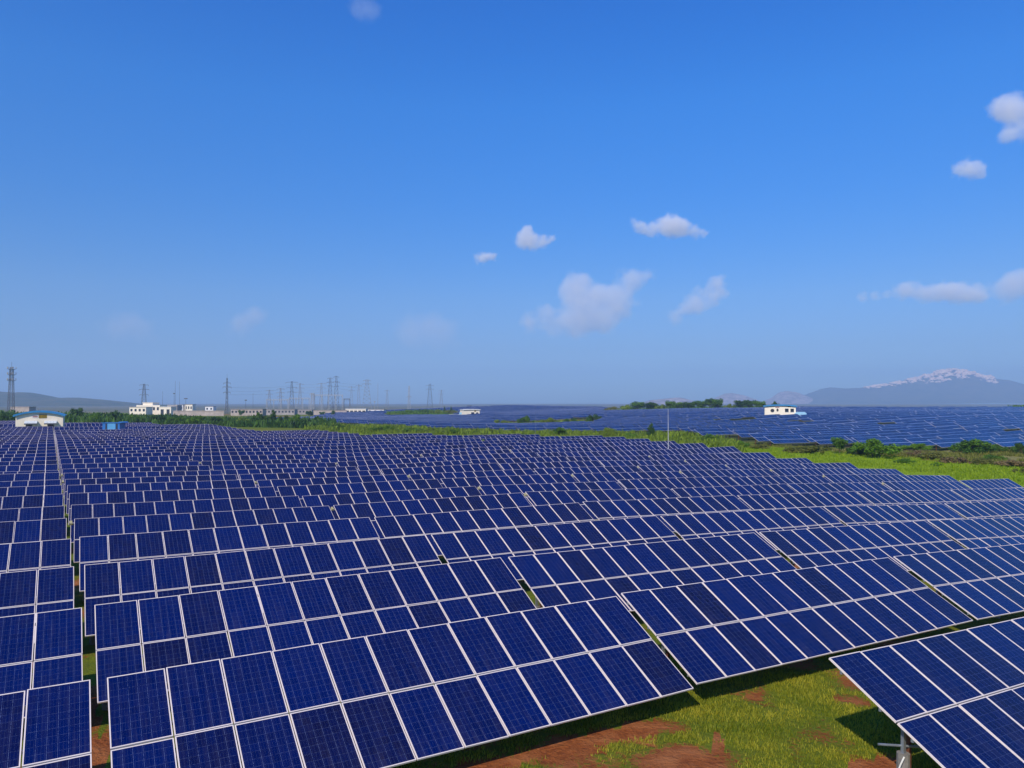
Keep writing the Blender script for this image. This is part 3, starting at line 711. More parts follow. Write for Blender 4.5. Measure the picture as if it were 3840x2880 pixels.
def lush_pts(n, rr):
    o = []
    while len(o) < n:
        d = rr.uniform(62, 165); px = rr.uniform(2500, 4100); x = (px-1920)/F*d
        al, ac = x*CP+d*SP, -x*SP+d*CP; e = max(al-84.5, ac-float(bound(al))-2)
        if e < 1.5 or e > 47 or rr.random() > .55+noise.noise(Vector((x*.15, d*.15, 4.0))): continue
        o.append((x, d, rr.uniform(.5, 1.3)))
    return o
scatter('meadow_grass', 'fresh bright green grass beside the right end of the near field', 'grass', 9000, lush_pts, M['meadow'], 0.30, 0.16, 12, 0.35, 4)
def left_pts(n, rr):
    o = []
    while len(o) < n:
        px = rr.uniform(-200, 1250); d = rr.uniform(262, 420); x = (px-1920)/F*d
        al, ac = x*CP+d*SP, -x*SP+d*CP
        if ac < float(bound(al))+4 or band(px, d+4): continue
        o.append((x, d, rr.uniform(.5, 1.5)*(1.0 if px < 700 else .8)*(0.55+0.9*max(0, noise.noise(Vector((x*.03, d*.03, 5))) + .25))))
    return o
scatter('thicket', 'dark green thicket along the far left edge of the near field', 'thicket', 9000, left_pts, M['leaf_dark'], 2.2, 0.9, 8, 0.9, 6)
def mid_pts(n, rr):
    o = []
    while len(o) < n:
        px = rr.uniform(1150, 2760); d = rr.uniform(105, 350); x = (px-1920)/F*d
        al, ac = x*CP+d*SP, -x*SP+d*CP
        isl = 1850 < px < 2262 and 292 < d < 350
        if not isl and (max(al-85.5, ac-float(bound(al))-2) < 0 or band(px, d+6) or d > 300): continue
        if noise.noise(Vector((x*.09, d*.09, 9.0))) < -0.15: continue
        o.append((x, d, rr.uniform(.5, 1.5)))
    return o
scrub_n = 8000
scatter('green_scrub', 'green scrub filling the strip behind the near field', 'scrub', scrub_n, mid_pts, M['leaf_lime'], 1.0, 0.45, 9, 0.6, 6)
def hump_pts(n, rr):
    o = []
    while len(o) < n:
        px = rr.uniform(1440, 1720); d = rr.uniform(530, 700); o.append(((px-1920)/F*d, d, rr.uniform(.5, 1.5)*(1-abs((px-1580)/170)*.5)))
    for _ in range(n):
        px = rr.uniform(2260, 2900); d = rr.uniform(484, 560); o.append(((px-1920)/F*d, d, rr.uniform(.4, 1.1)))
    for _ in range(n):
        px = rr.uniform(3550, 4000); d = rr.uniform(445, 490); o.append(((px-1920)/F*d, d, rr.uniform(.6, 1.3)*(0.5 + 0.5*(px > 3790))))
    return o
scatter('hedge_scrub', 'far olive green scrub along the crest above the far field', 'scrub', 2200, hump_pts, M['leaf_green'], 2.0, 0.9, 10, 0.9, 5)

# ------------------------------------------------------------------ field buildings
def building(px, d, w, dep, eave, rise, label, front, rot=0.0, fs=1.0, roof='blueroof'):
    front = [(k, a*fs, b*fs, c, f) for k, a, b, c, f in front]
    p = at(px, d); e = empty('field_building', p, rot); tag(e, label, 'building', 'cream field buildings')
    b = MB(); b.box(-w/2, w/2, 0, dep, -0.8, eave)
    n = 10                                              # arched gable under the roof
    arc = lambda x, off=0.0: eave + rise*(1-(2*x/(w+1.0))**2) + off
    for yy in (0.0, dep):
        for i in range(n):
            x0, x1 = -w/2+w*i/n, -w/2+w*(i+1)/n
            b.quad((x0,yy,eave), (x1,yy,eave), (x1,yy,arc(x1)-.06), (x0,yy,arc(x0)-.06))
    b.build('wall', M['cream'], e)
    r = MB(); W2 = w+1.0
    for i in range(n):
        x0, x1 = -W2/2+W2*i/n, -W2/2+W2*(i+1)/n; za, zb = arc(x0), arc(x1)
        r.hexa([(x0,-.55,za-.05),(x1,-.55,zb-.05),(x1,dep+.55,zb-.05),(x0,dep+.55,za-.05),(x0,-.55,za+.10),(x1,-.55,zb+.10),(x1,dep+.55,zb+.10),(x0,dep+.55,za+.10)])
    rf = r.build('roof', M[roof], e)
    t = MB()
    for i in range(n):
        x0, x1 = -W2/2+W2*i/n, -W2/2+W2*(i+1)/n
        t.hexa([(x0,-.60,arc(x0)-.38),(x1,-.60,arc(x1)-.38),(x1,-.553,arc(x1)-.38),(x0,-.553,arc(x0)-.38),(x0,-.60,arc(x0)+.02),(x1,-.60,arc(x1)+.02),(x1,-.553,arc(x1)+.02),(x0,-.553,arc(x0)+.02)])
    t.build('fascia', M[roof], rf)
    for (kind, x0, x1, z0, z1) in front:
        m = MB()
        if kind == 'door':
            m.box(x0, x1, -.02, .04, z0, z1); o = m.build('door', M['dark'], e)
            m = MB(); m.box(x0-.10, x0, -.06, .02, z0, z1); m.box(x1, x1+.10, -.06, .02, z0, z1); m.build('frame', M['steel'], o)
        elif kind == 'window':
            m.box(x0, x1, -.02, .04, z0, z1); o = m.build('window', M['glass'], e)
            m = MB(); m.box(x0-.08, x1+.08, -.07, .01, z1, z1+.09); m.box(x0-.08, x1+.08, -.09, .01, z0-.09, z0); m.build('frame', M['white'], o)
        elif kind == 'awning':
            for i in range(4):
                a, b_ = x0+(x1-x0)*i/4, x0+(x1-x0)*(i+1)/4-.05
                m.hexa([(a,-1.3,z0),(b_,-1.3,z0),(b_,-.01,z1-.06),(a,-.01,z1-.06),(a,-1.3,z0+.06),(b_,-1.3,z0+.06),(b_,-.01,z1),(a,-.01,z1)])
            o = m.build('awning', M['awning'], e)
            m = MB(); m.box(x0, x1, -1.36, -1.30, z0-.22, z0+.08); m.build('valance', M['tower'], o)
        elif kind == 'sign':
            m.box(x0, x1, -.06, -.004, z0, z1); o = m.build('sign_panel', M['white'], e)
            m = MB(); rr = random.Random(3); xx = x0+.12
            while xx < x1-.2: wl = rr.uniform(.08,.2); m.box(xx, xx+wl, -.075, -.055, (z0+z1)/2-.2, (z0+z1)/2+.2); xx += wl+.06
            m.build('lettering', M['red'], o)
        elif kind == 'vent':
            m.box(x0, x1, -.03, .04, z0, z1); o = m.build('louvre_vent', M['dark'], e)
            m = MB(); n2 = 7
            for i in range(n2): m.box(x0+(x1-x0)*(i+.15)/n2, x0+(x1-x0)*(i+.6)/n2, -.11, -.03, z0, z1)
            m.build('slats', M['yellow'], o)
        elif kind == 'disc':
            m.bar(((x0+x1)/2, -.08, (z0+z1)/2), ((x0+x1)/2, .04, (z0+z1)/2), x1-x0, z1-z0, n=16)
            o = m.build('exhaust_fan', M['dark'], e)
    return e
s1 = 1/14.83
h1 = lambda y: (gz(*at(150, 190)[:2])*0 + (CZ - (y-HZ)/F*190) - gz(*at(150, 190)[:2]))
xf = lambda x: (x-150)/F*190
building(150, 190.0, 10.2, 5.0, h1(1557), h1(1541)-h1(1557), 'cream field building with blue arched roof, awnings and sign at the far left',
  [('door', xf(99), xf(122), 0, h1(1589)), ('door', xf(181), xf(204), 0, h1(1589)), ('awning', xf(94), xf(143), h1(1588), h1(1578)), ('awning', xf(169), xf(217), h1(1588), h1(1578)),
   ('sign', xf(122), xf(146), h1(1567), h1(1557)), ('vent', xf(147), xf(178), h1(1568), h1(1554))], 0.47, .84)
d2 = 300.0; g2 = gz(*at(2925, d2)[:2]); h2 = lambda y: (CZ - (y-HZ)/F*d2) - g2; xg = lambda x: (x-2925)/F*d2
building(2925, d2, 11.7, 9.0, h2(1522), .45, 'cream field building with blue roof and dark fan openings amid the far field at right',
  [('disc', xg(2888), xg(2903), h2(1546), h2(1533)), ('disc', xg(2911), xg(2919), h2(1543), h2(1532)), ('window', xg(2943), xg(2957), h2(1545), h2(1532)), ('window', xg(2964), xg(2977), h2(1545), h2(1532)),
   ('vent', xg(2954), xg(2965), h2(1527), h2(1520)), ('sign', xg(2906), xg(2924), h2(1530), h2(1525))], -0.30, .93)
d3 = 520.0; g3 = gz(*at(1769, d3)[:2]); h3 = lambda y: (CZ - (y-HZ)/F*d3) - g3; xh = lambda x: (x-1769)/F*d3
building(1769, d3, 11.6, 9.0, h3(1536), .25, 'small cream field building with dark openings in the middle of the far field',
  [('window', xh(1767), xh(1779), h3(1553), h3(1546)), ('disc', xh(1786), xh(1795), h3(1554), h3(1546)), ('vent', xh(1779), xh(1786), h3(1544), h3(1539))], 0.35, 1.0, 'white')
# blue cabin beside the first building
p = at(420, 172); e = empty('inverter_cabin', p, 0.06); tag(e, 'bright blue cabin with light blue front on the far edge of the near field', 'cabin')
hk = lambda y: (CZ - (y-HZ)/F*172) - p.z; xk = lambda x: (x-420)/F*172
m = MB(); m.box(xk(387), xk(450), 0, 2.6, -.6, hk(1586)); m.build('body', M['bluepaint'], e)
m = MB(); m.box(xk(383), xk(456), -.15, 2.75, hk(1586), hk(1584.5)); m.hexa([(xk(440),-.1,hk(1584.5)),(xk(466),-.1,hk(1584.5)),(xk(466),2.5,hk(1584.5)),(xk(440),2.5,hk(1584.5)),(xk(448),-.1,hk(1581)),(xk(458),-.1,hk(1581)),(xk(458),2.5,hk(1581)),(xk(448),2.5,hk(1581))]); m.build('roof', M['bluepaint'], e)
m = MB(); m.box(xk(406), xk(434), -.05, -.003, .3, hk(1588)); m.build('door', M['skypaint'], e)
for a, b in ((398, 403), (436, 442)):
    m = MB(); m.box(xk(a), xk(b), -.04, -.003, .5, hk(1589)); m.build('louvre', M['dark'], e)
# pale tank beside the right building, pale wall beside the middle one
p = at(3004, 297); e = empty('transformer', p, 0); tag(e, 'pale blue low transformer right beside the right field building', 'transformer')
m = MB(); m.box(-1.6, 1.6, 0, 1.6, -.6, 2.9); m.build('body', M['paleblue'], e)
for sx in (-1, 1):
    m = MB(); m.box(sx*1.9-.25, sx*1.9+.25, .2, 1.4, .6, 2.5); m.build('radiator', M['paleblue'], e)
p = at(1706, 512); e = empty('transformer', p, 0); tag(e, 'white low transformer block left of the small middle field building', 'transformer')
m = MB(); m.box(-4.2, 4.2, 0, 1.2, -.6, 2.0); m.build('body', M['white'], e); m = MB(); m.box(3.0, 4.6, -.2, 1.4, 2.0, 3.2); m.build('radiator', M['paleblue'], e)

# ------------------------------------------------------------------ masts in and behind the near field
def mast(px, d, top, w, label, mat='white'):
    p = at(px, d); e = empty('lightning_mast', p); tag(e, label, 'mast'); h = (CZ-(top-HZ)/F*d)-p.z
    m = MB(); m.bar((0,0,-.3), (0,0,h*.6), w, n=8, w2=w*.7); m.bar((0,0,h*.6), (0,0,h), w*.7, n=8, w2=w*.35); m.build('pole', M[mat], e, smooth=False)
    m = MB(); m.bar((0,0,-.4), (0,0,.25), .5, n=8); m.build('footing', M['concrete'], e)
    m = MB(); m.bar((0,0,h), (0,0,h+.5), .03, n=5); m.build('spike', M['steel'], e)
mast(2505, 107.0, 1535, 0.13, 'tall thin white mast rising from the near field in front of the far field', 'mastgrey')
mast(2008, 150.0, 1552, 0.06, 'hair thin grey mast near the middle of the far field', 'steel')

# ------------------------------------------------------------------ substation in the far left
def lattice_mb(h, wb, wt, t=0.16, n=9):
    m = MB(); c = lambda i, z: None
    hs_ = [h*(1-(1-i/n)**1.25) for i in range(n+1)]
    wd = [wb + (wt-wb)*min(1, z/h*1.05) for z in hs_]
    for i in range(n):
        a = [Vector((sx*wd[i]/2, sy*wd[i]/2, hs_[i])) for sx, sy in ((-1,-1),(1,-1),(1,1),(-1,1))]
        b = [Vector((sx*wd[i+1]/2, sy*wd[i+1]/2, hs_[i+1])) for sx, sy in ((-1,-1),(1,-1),(1,1),(-1,1))]
        for q in range(4):
            r = (q+1) % 4; m.bar(a[q], b[q], t, n=4); m.bar(a[q], b[r], t*.6, n=4); m.bar(a[r], b[q], t*.6, n=4); m.bar(b[q], b[r], t*.6, n=4)
    return m
def pylon(px, d, top, arms, wb, wt, label, mat='tower', t=0.2, spike=0.0, nm='pylon', cat='pylon'):
    p = at(px, d); p.z -= 0.3; e = empty(nm, p, 0.2); tag(e, label, cat)
    h = (CZ-(top-HZ)/F*d)-p.z; lattice_mb(h, wb, wt, t).build('lattice_shaft', M[mat], e)
    for (y, hw) in arms:
        z = (CZ-(y-HZ)/F*d)-p.z; m = MB()
        for s in (-1, 1):
            m.bar((0, -.3, z), (s*hw, 0, z+.1), t, n=4); m.bar((0, .3, z), (s*hw, 0, z+.1), t, n=4); m.bar((0, 0, z+1.1), (s*hw, 0, z+.15), t*.8, n=4); m.bar((s*hw, 0, z+.1), (s*hw, 0, z-1.3), t*.7, n=4)
        m.build('crossarm', M[mat], e)
    if spike: m = MB(); m.bar((0,0,h), (0,0,h+spike), t*.6, n=4); m.build('spike', M[mat], e)
    return e, h
e, h = pylon(42, 600, 1385, [], 4.0, 2.1, 'tall lattice telecom tower with three dish platforms at the left edge', 'tower', .24, 6.0, 'telecom_tower', 'tower')
for y in (1384, 1405, 1427):
    z = (CZ-(y-HZ)/F*600)-e.location.z; m = MB()
    m.bar((0,0,z-.25), (0,0,z+.05), 5.4, n=10); pl = m.build('platform', M['tower'], e)
    for a in (0.4, 2.2, 4.0, 5.3):
        m = MB(); q = Vector((math.cos(a)*2.7, math.sin(a)*2.7, z+1.0)); m.bar(q, q*1.0 + Vector((math.cos(a)*.5, math.sin(a)*.5, 0)), 1.7, n=10); m.build('dish', M['towerlight'], pl)
pylon(540, 820, 1440, [(1444, 4.5), (1461, 5.2), (1481, 4.6)], 6.0, 1.6, 'lattice pylon standing behind the cream substation building')
pylon(851, 700, 1418, [(1437, 3.2), (1452, 3.8), (1472, 3.2)], 2.2, .8, 'tall three armed pylon left of the switchyard gantries', 'tower', .2, 4.0)
pylon(1094, 900, 1430, [(1434, 7.0), (1454, 6.0), (1471, 5.0)], 6.0, 1.6, 'wide armed pylon left of the white switchyard tower')
pylon(1238, 860, 1418, [(1419, 3.0), (1434, 4.0), (1448, 3.0)], 7.0, 1.6, 'left one of the close pair of pylons beyond the switchyard')
pylon(1261, 860, 1410, [(1414, 3.0), (1433, 4.0), (1450, 3.0)], 7.0, 1.6, 'right and taller one of the close pair of pylons')
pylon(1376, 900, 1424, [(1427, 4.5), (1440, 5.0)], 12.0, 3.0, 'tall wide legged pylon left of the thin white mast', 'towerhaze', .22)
pylon(1534, 800, 1447, [(1488, 2.4)], 3.0, .9, 'pale lattice tower rising behind the far green hump', 'towerlight', .24)
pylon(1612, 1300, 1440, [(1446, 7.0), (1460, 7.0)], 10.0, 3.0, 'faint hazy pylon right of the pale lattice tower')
pylon(1172, 720, 1474, [(1478, 2.4)], 3.6, 2.4, 'stout white lattice tower in the middle of the switchyard', 'towerlight', .36)
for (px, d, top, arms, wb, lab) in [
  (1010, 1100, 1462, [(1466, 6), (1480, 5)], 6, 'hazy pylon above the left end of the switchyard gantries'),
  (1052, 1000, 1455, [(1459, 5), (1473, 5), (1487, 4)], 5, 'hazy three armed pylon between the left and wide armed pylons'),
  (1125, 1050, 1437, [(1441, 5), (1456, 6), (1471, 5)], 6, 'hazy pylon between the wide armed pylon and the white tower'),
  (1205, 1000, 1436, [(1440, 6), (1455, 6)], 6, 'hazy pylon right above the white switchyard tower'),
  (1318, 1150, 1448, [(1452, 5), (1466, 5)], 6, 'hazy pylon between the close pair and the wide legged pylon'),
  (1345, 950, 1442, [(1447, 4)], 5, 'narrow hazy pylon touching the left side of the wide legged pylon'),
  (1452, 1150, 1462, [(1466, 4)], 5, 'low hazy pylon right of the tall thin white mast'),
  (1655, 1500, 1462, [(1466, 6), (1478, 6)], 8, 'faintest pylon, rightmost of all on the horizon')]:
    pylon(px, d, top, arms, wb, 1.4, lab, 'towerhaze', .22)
def pole(px, d, top, w, label, head=0.0, mat='tower'):
    p = at(px, d); e = empty('light_mast', p); tag(e, label, 'mast'); h = (CZ-(top-HZ)/F*d)-p.z
    m = MB(); m.bar((0,0,-.3), (0,0,h), w, n=6, w2=w*.5); m.build('pole', M[mat], e)
    if head: m = MB(); m.box(-head, head, -.4, .4, h-.9, h); m.build('lamp_head', M[mat], e)
    else: m = MB(); m.bar((0,0,h), (0,0,h+3), w*.4, n=4); m.build('spike', M[mat], e)
pole(610, 760, 1478, .3, 'short thin mast right of the cream substation building')
pole(653, 760, 1474, .35, 'short mast left in the group of three dark masts', .8)
pole(657, 760, 1440, .35, 'tall bare mast left in the group of three dark masts')
pole(673, 760, 1442, .30, 'tall bare mast in the middle of three dark masts')
pole(697, 740, 1493, .40, 'dark floodlight mast with flat head right of the tall bare masts', 1.6)
pole(922, 720, 1499, .40, 'floodlight mast with flat head right of the three armed pylon', .9)
pole(949, 760, 1486, .35, 'slim mast right of the floodlight mast')
pole(1417, 760, 1447, .40, 'tall thin white mast at the right end of the switchyard', 0, 'towerlight')
pole(1405, 740, 1505, .50, 'short white mast at the foot of the tall thin white mast', .7, 'towerlight')
def gantry(px0, px1, d, top, nb, label, mat='towerlight'):
    p = at((px0+px1)/2, d); e = empty('switchyard_gantry', p); tag(e, label, 'gantry', 'switchyard gantries'); h = (CZ-(top-HZ)/F*d)-p.z; hw = (px1-px0)/2/F*d
    for i in range(nb+1):
        x = -hw+2*hw*i/nb; m = MB()
        for s in (-1, 1): m.bar((x+s*.7, 0, -.3), (x+s*.2, 0, h), .22, n=4)
        for z in range(1, 6): m.bar((x-.6, 0, h*z/6), (x+.5, 0, h*(z+.8)/6), .12, n=4)
        m.build('column', M[mat], e)
    m = MB(); m.bar((-hw, 0, h), (hw, 0, h), .25, n=4); m.bar((-hw, 0, h-1), (hw, 0, h-1), .25, n=4)
    for i in range(nb*6): a = -hw+2*hw*i/(nb*6); m.bar((a, 0, h-1 if i % 2 else h), (a+2*hw/(nb*6), 0, h if i % 2 else h-1), .13, n=4)
    m.build('beam', M[mat], e)
    for i in range(nb*3):
        x = -hw + 2*hw*(i+.5)/(nb*3); m = MB(); m.bar((x,0,h-1), (x,0,h-2.6), .22, n=6); m.build('insulator', M['tower'], e)
gantry(1000, 1080, 740, 1497, 3, 'left grey gantry of the switchyard behind the long pale wall')
gantry(1085, 1160, 760, 1492, 3, 'middle grey gantry of the switchyard, left of the white tower')
gantry(1180, 1285, 720, 1480, 4, 'tall wide gantry right of the white switchyard tower')
gantry(1290, 1312, 700, 1495, 1, 'single bay dark gantry right of the wide gantry', 'tower')
def wires(a, b, za, zb, n, label):
    m = MB()
    for i in range(n):
        oa, ob = Vector((0, 0, -i*3.4)), Vector((0, 0, -i*3.4)); p0 = None
        for k in range(13):
            t = k/12; q = (a+oa)*(1-t) + (b+ob)*t + Vector((0, 0, za*(1-t)+zb*t - 4*t*(1-t)*1.6))
            if p0 is not None: m.bar(p0, q, .10, n=4)
            p0 = q
    o = m.build('power_line', M['wire']); tag(o, label, 'power line', 'power lines of the switchyard')
wires(at(1094, 900), at(1238, 860), 33, 34, 4, 'power lines between the wide armed pylon and the close pair')
wires(at(1261, 860), at(1376, 900), 34, 33, 3, 'power lines between the close pair and the wide legged pylon')
wires(at(851, 700), at(1094, 900), 25, 31, 3, 'power lines from the three armed pylon to the wide armed pylon')
def shed(name, px0, px1, d, top, mat, label, cat, dep=10.0, wins=0, roof='greywall', step=0.0, doors=0):
    p = at((px0+px1)/2, d); e = empty(name, p); tag(e, label, cat); h = (CZ-(top-HZ)/F*d)-p.z; hw = (px1-px0)/2/F*d
    m = MB(); m.box(-hw, hw, 0, dep, -1, h); 
    if step: m.box(-hw*.5, hw*.35, 1, dep-1, h+.003, h+step)
    m.build('wall', M[mat], e)
    m = MB(); m.box(-hw-.3, hw+.3, -.3, dep+.3, h+.004, h+.30) if not step else m.box(-hw*.5-.3, hw*.35+.3, .7, dep-.7, h+step+.004, h+step+.35); m.build('roof', M[roof], e)
    for i in range(wins):
        x = -hw+2*hw*(i+.5)/wins; w = min(.9, hw/wins*.5); m = MB(); m.box(x-w, x+w, -.03, .05, h*.45, h*.78); m.build('window', M['glass'], e)
    for i in range(doors):
        x = -hw+2*hw*(i+.5)/doors; m = MB(); m.box(x-1.3, x+1.3, -.03, .05, 0, h*.72); m.build('door', M['dark'], e)
GB = 'pale buildings of the substation'
shed('substation_building', 486, 548, 640, 1527, 'cream', 'low cream building at the left end of the substation', 'building', 12, 4)
shed('substation_building', 512, 600, 660, 1519, 'cream', 'large cream building with stepped roof in the substation', 'building', 14, 6, 'cream', 2.0)
shed('substation_building', 598, 642, 630, 1526, 'cream', 'low cream building with long dark opening right of the stepped one', 'building', 10, 0, 'white', 0, 2)
shed('substation_building', 612, 665, 700, 1520, 'greywall', 'long flat roofed grey building behind the cream ones', 'building', 10, 5, 'white')
shed('substation_building', 660, 686, 760, 1518, 'white', 'white block left of the floodlight mast', 'building', 8, 3)
shed('substation_building', 694, 722, 760, 1517, 'cream', 'cream block right of the floodlight mast', 'building', 8, 3)
shed('substation_building', 770, 800, 800, 1525, 'white', 'small white block left of the three armed pylon', 'building', 8, 2)
shed('compound_wall', 650, 840, 600, 1541, 'pinkwall', 'pale compound wall left part, below the white blocks', 'wall', .4, 0, 'pinkwall')
shed('substation_building', 866, 985, 610, 1535, 'pinkwall', 'long pale building in front of the left gantry', 'building', 9, 9)
shed('substation_building', 990, 1105, 640, 1536, 'greywall', 'long grey white building behind the tallest pointed tree', 'building', 9, 9)
shed('substation_building', 1108, 1170, 660, 1537, 'greywall', 'grey white building left of the white tower foot', 'building', 9, 5)
shed('compound_wall', 1176, 1300, 640, 1539, 'pinkwall', 'pale compound wall right of the white tower', 'wall', .4, 0, 'pinkwall')
shed('substation_building', 1296, 1372, 660, 1534, 'cream', 'cream shed with dark doorways below the wide gantry end', 'building', 9, 0, 'white', 0, 5)
shed('substation_building', 1376, 1440, 690, 1536, 'white', 'low white shed below the tall thin white mast', 'building', 9, 3)
shed('house', 40, 110, 640, 1526, 'pinkwall', 'low pink house behind the blue arched roof', 'house', 9, 0, 'pinkwall')
shed('house', 1752, 1768, 900, 1522, 'tower', 'tiny dark house on the horizon above the middle field building', 'house', 8, 1, 'tower')
shed('house', 2330, 2331+55, 520, 1527, 'pinkwall', 'hut hidden under the ridge trees', 'house', 5, 1) if False else None

# ------------------------------------------------------------------ hills far away
def hill(name, prof, d, depth, seed, mat, rough=0.03, sub=6):
    px = np.array([q[0] for q in prof], float); py = np.array([q[1] for q in prof], float)
    nx = (len(prof)-1)*sub+1; X = np.linspace(px[0], px[-1], nx); Y = np.interp(X, px, py)
    v, f = [], []; ny = 25
    for i in range(nx):
        xr = (X[i]-1920)/F; top = CZ - (Y[i]-HZ)/F*d
        for j in range(ny):
            t = j/(ny-1)*2-1; s = math.exp(-(t*1.65)**2) if t < 0 else math.exp(-(t*1.2)**2)
            y = d + t*depth; x = xr*d + (xr*t*depth)*.3
            nz = noise.fractal(Vector((x*.0021, y*.0021, seed)), .85, 2.1, 6)
            z = -6 + (top+6)*s*(1 + rough*3*nz*(abs(t) > .02)*(1-.7*s)) + rough*40*nz*s*.5
            v.append((x, y, max(z, -9)))
    for i in range(nx-1):
        for j in range(ny-1): k = i*ny+j; f.append((k, k+ny, k+ny+1, k+1))
    me = bpy.data.meshes.new(name); me.from_pydata(v, [], f); me.materials.append(mat); me.polygons.foreach_set('use_smooth', [True]*len(f)); me.update()
    tag(link(name, me), kind='structure')
nh = N('scrub_hillside'); Pp = nh.pos()
cN = nh.mix(nh.ramp(nh.noise(.012, 7, .62, Pp), .38, .62), (.035, .060, .022), (.11, .105, .050)); nh.base(cN, .95, 0, .05); nh.bump(nh.noise(.03, 6, .6, Pp), .6, 12)
hill('hills', [(-700,1480),(-300,1455),(-120,1462),(0,1469),(40,1476),(90,1471),(140,1483),(200,1493),(280,1491),(350,1497),(430,1506),(500,1518),(560,1532)], 3200, 600, 3.3, nh.m)
hill('hills', [(2860,1522),(2950,1512),(3030,1480),(3090,1456),(3120,1452),(3170,1457),(3240,1453),(3330,1440),(3440,1416),(3500,1403),(3530,1394),(3560,1390),(3600,1394),(3690,1414),(3780,1427),(3840,1446),(3950,1470),(4100,1490),(4400,1518)], 7600, 1000, 8.1, nh.m)
nr = N('bare_rock_hillside'); Pr = nr.pos()
nr.base(nr.mix(nr.ramp(nr.noise(.02, 7, .65, Pr), .4, .6), (.15, .12, .09), (.50, .38, .32)), .95, 0, .05); nr.bump(nr.noise(.05, 6, .6, Pr), .8, 8)
hill('hills', [(2380,1516),(2440,1500),(2500,1494),(2550,1490),(2590,1500),(2640,1514)], 5200, 400, 5.0, nr.m)
hill('hills', [(2640,1515),(2690,1490),(2720,1476),(2745,1473),(2790,1482),(2850,1505),(2900,1516)], 6800, 500, 6.0, nr.m)
hill('hills', [(2840,1514),(2900,1490),(2925,1470),(2950,1466),(2985,1470),(3010,1480),(3060,1500),(3100,1512)], 7400, 450, 7.0, nr.m)
# the boulders that crown the right hill
m = bmesh.new(); rb = random.Random(17)
for i in range(1500):
    t = rb.random(); px = 3235 + 470*t**0.85; crest = np.interp(px, [3240,3330,3440,3500,3530,3560,3600,3690], [1453,1440,1416,1403,1394,1390,1394,1414])
    tt = -abs(rb.gauss(0, 1))*(.09 if px < 3420 else .16); tt = max(tt, -.33)
    if noise.noise(Vector((px*.035, tt*9, 3.0))) < -.16 + .4*abs(tt): continue
    sfac = math.exp(-(tt*1.65)**2)
    top = CZ - (crest-HZ)/F*7600; xr = (px-1920)/F
    r = rb.uniform(4, 15)*(1.35 if px > 3450 else .9)
    mm = Matrix.Translation((xr*7600 + xr*tt*1000*.3, 7600 + tt*1000, -6 + (top+6)*sfac + r*(.25 if not 3490 < px < 3640 else .7))) @ Euler((rb.gauss(0, .3), rb.gauss(0, .3), rb.random()*6)).to_matrix().to_4x4() @ Matrix.Diagonal((r*1.5, r*1.1, r*.7, 1))
    q = bmesh.ops.create_icosphere(m, subdivisions=2, radius=1.0, matrix=mm)
    for w_ in q['verts']: w_.co += (w_.co - mm.translation)*0.35*noise.noise(w_.co*.07)
me = bpy.data.meshes.new('boulders'); m.to_mesh(me); m.free(); me.materials.append(M['rock'])
tag(link('boulders', me), 'pale pink boulders piled along the crest of the right hill', 'boulders', None, 'stuff')

# ------------------------------------------------------------------ cable at the nearest right table
for (k_, m_, s_, ac_, nu_) in tables:
    if (k_, m_) == (-1, 1):
        x0, y0 = (s_+.28)*CP - (ac_-1.50)*SP, (s_+.28)*SP + (ac_-1.50)*CP; zg = gz(x0, y0)
        c = MB(); pts = [(-.75,.0,.02),(-.58,0,.10),(-.42,-.01,.30),(-.30,-.02,.52),(-.22,-.04,.70),(-.15,-.08,.86)]
        pts = [Vector((x0+a*CP-b*SP, y0+a*SP+b*CP, zg+z)) for a, b, z in pts]
        for a, b in zip(pts, pts[1:]): c.bar(a, b, .03, n=6)
        o = c.build('cable', M['cable']); tag(o, 'white cable running from the ground up the footing of the corner table', 'cable')

# ------------------------------------------------------------------ clouds: lumpy bodies of thin vapour, beyond the haze
def cloud(d, blobs, dens, label, vox=0.16):
    rr = random.Random(len(blobs)); bm = bmesh.new(); rs = []
    c0 = Vector((0, 0, 0)); W0 = []
    for (px, py, r) in blobs:
        R_ = r/F*d; p = Vector(((px-1920)/F*d, d + rr.uniform(-.5, .5)*R_, CZ + (HZ-py)/F*d)); W0.append((p, R_)); rs.append(R_); c0 += p
    c0 /= len(W0)
    for p, R_ in W0:
        bmesh.ops.create_icosphere(bm, subdivisions=3, radius=R_*2.1, matrix=Matrix.Translation(p-c0))
    me = bpy.data.meshes.new('cloud'); bm.to_mesh(me); bm.free()
    rm = sum(rs)/len(rs)
    n = N('cloud_vapour'); n.t.nodes.remove(n.b); v_ = n.n('VolumePrincipled'); oc = n.obj()
    v_.inputs['Color'].default_value = (.98, .97, .98, 1); v_.inputs['Anisotropy'].default_value = -0.2
    tot = None
    for p, R_ in W0:                                   # soft bodies that melt into one another
        vd = n.n('VectorMath', operation='DISTANCE'); n.t.links.new(oc, vd.inputs[0]); vd.inputs[1].default_value = p-c0
        q = n.math('MAXIMUM', n.math('SUBTRACT', 1.0, n.math('POWER', n.math('DIVIDE', vd.outputs['Value'], R_*2.45), 2.0)), 0.0)
        q = n.math('MULTIPLY', q, q); tot = q if tot is None else n.math('ADD', tot, q)
    bil = n.noise(1.0/(rm*1.3), 5, 0.62, oc)
    den = n.ramp(n.math('ADD', tot, n.math('MULTIPLY', n.math('SUBTRACT', bil, 0.52), 2.3)), .45, 1.2)
    n.set(v_.inputs['Density'], n.math('MULTIPLY', den, dens/rm))
    n.t.links.new(v_.outputs[0], n.out.inputs['Volume']); me.materials.append(n.m); n.m.cycles.volume_step_rate = 0.35
    o = link('cloud', me, None, c0); tag(o, label, 'cloud', 'small white clouds')
    md = o.modifiers.new('union', 'REMESH'); md.mode = 'VOXEL'; md.voxel_size = rm*vox
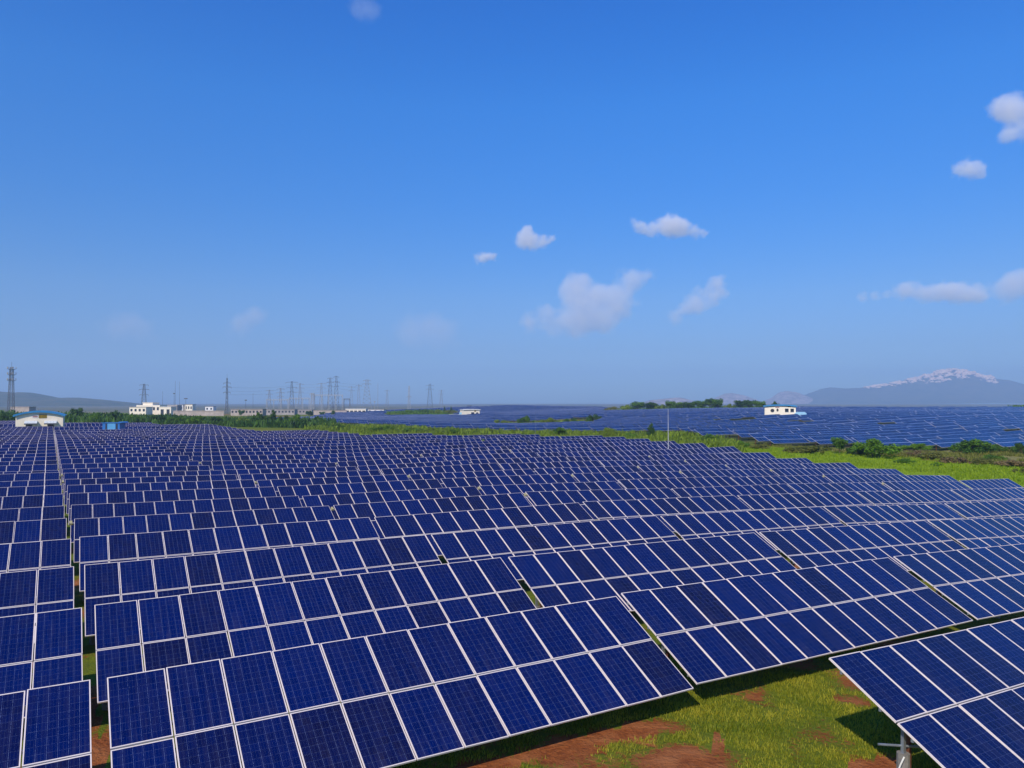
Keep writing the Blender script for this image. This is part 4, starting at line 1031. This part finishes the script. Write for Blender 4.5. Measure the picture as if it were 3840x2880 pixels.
Z1 = lambda L: [(1700+x*.5425, 700+y*.5425, r*.5425) for x, y, r in L]
Z2 = lambda L: [(3000+x*.6874, 200+y*.6874, r*.6874) for x, y, r in L]
Z3 = lambda L: [(x*.859, 1000+y*.859, r*.859) for x, y, r in L]
cloud(5600, Z1([(1275,262,38),(1350,295,38),(1440,275,48),(1520,240,50),(1535,285,50),(1600,285,45),(1690,305,32),(1745,318,22)]), .62, 'bright peaked cloud, highest of those near the middle')
cloud(6000, Z1([(515,325,42),(512,290,24),(470,372,40),(560,388,42),(640,375,32),(690,352,18)]), .62, 'small cloud with a horn, left of the peaked cloud')
cloud(6600, Z1([(180,492,30),(225,478,24),(275,480,24)]), .65, 'tiny flat cloud left of the horned cloud')
cloud(9500, Z1([(840,660,58),(905,645,40),(800,730,65),(900,750,75),(1000,730,55),(1090,735,55),(1200,645,58),(1270,645,52),(1370,605,36),(1180,810,75),(1050,850,85),(880,880,85),(640,855,42),(525,935,60),(700,950,70),(870,955,70),(1050,950,60)]), .40, 'large ragged cloud low over the middle of the far field', .2)
cloud(9500, Z1([(1845,650,40),(1795,695,46),(1870,735,30),(1690,725,36),(1630,815,46),(1800,790,42),(1545,890,48),(1700,830,46)]), .38, 'slanting ragged cloud right of the large low cloud', .2)
cloud(3600, Z2([(1190,255,52),(1115,275,42),(1215,310,50),(1150,310,36),(1210,420,48),(1150,440,30)]), .5, 'cloud cut by the right edge of the photo, the highest one')
cloud(4600, Z2([(940,612,38),(880,632,32),(985,632,34),(1005,655,18)]), .40, 'small soft cloud below the one at the right edge')
cloud(8500, Z2([(620,1285,40),(560,1295,34),(350,1325,24),(480,1312,20),(780,1298,42),(835,1295,34),(920,1305,48),(690,1312,34),(745,1308,34),(1000,1312,40),(420,1320,24),(870,1312,36)]), .42, 'long row of low clouds above the rocky hill')
cloud(8500, Z2([(1190,1240,52),(1105,1290,52),(1215,1270,58)]), .42, 'low cloud at the right edge above the rocky hill')
cloud(10500, Z3([(560,235,45),(480,275,48),(630,290,45)]), .14, 'very faint cloud far left, the leftmost')
cloud(10500, Z3([(1130,205,30),(1080,228,38),(1030,260,36)]), .17, 'very faint cloud above the switchyard pylons')
cloud(10500, Z3([(1850,265,66),(1945,300,58),(1770,290,48)]), .15, 'faint wide cloud left of the large ragged cloud')
cloud(3000, [(1330,14,28),(1365,8,34),(1395,28,22)], .07, 'faint wisp of cloud at the top edge left of the middle')

# ------------------------------------------------------------------ haze
hb = MB(); hb.box(-9100, 9100, -9100, 9100, CZ-19.5, 400)
nz_ = N('haze_air'); nz_.t.nodes.remove(nz_.b); vv_ = nz_.n('VolumePrincipled')
vv_.inputs['Color'].default_value = (.52, .73, 1.0, 1); vv_.inputs['Density'].default_value = 1.9e-4; vv_.inputs['Anisotropy'].default_value = 0.1
nz_.t.links.new(vv_.outputs[0], nz_.out.inputs['Volume'])
tag(hb.build('haze', nz_.m), kind='stuff')
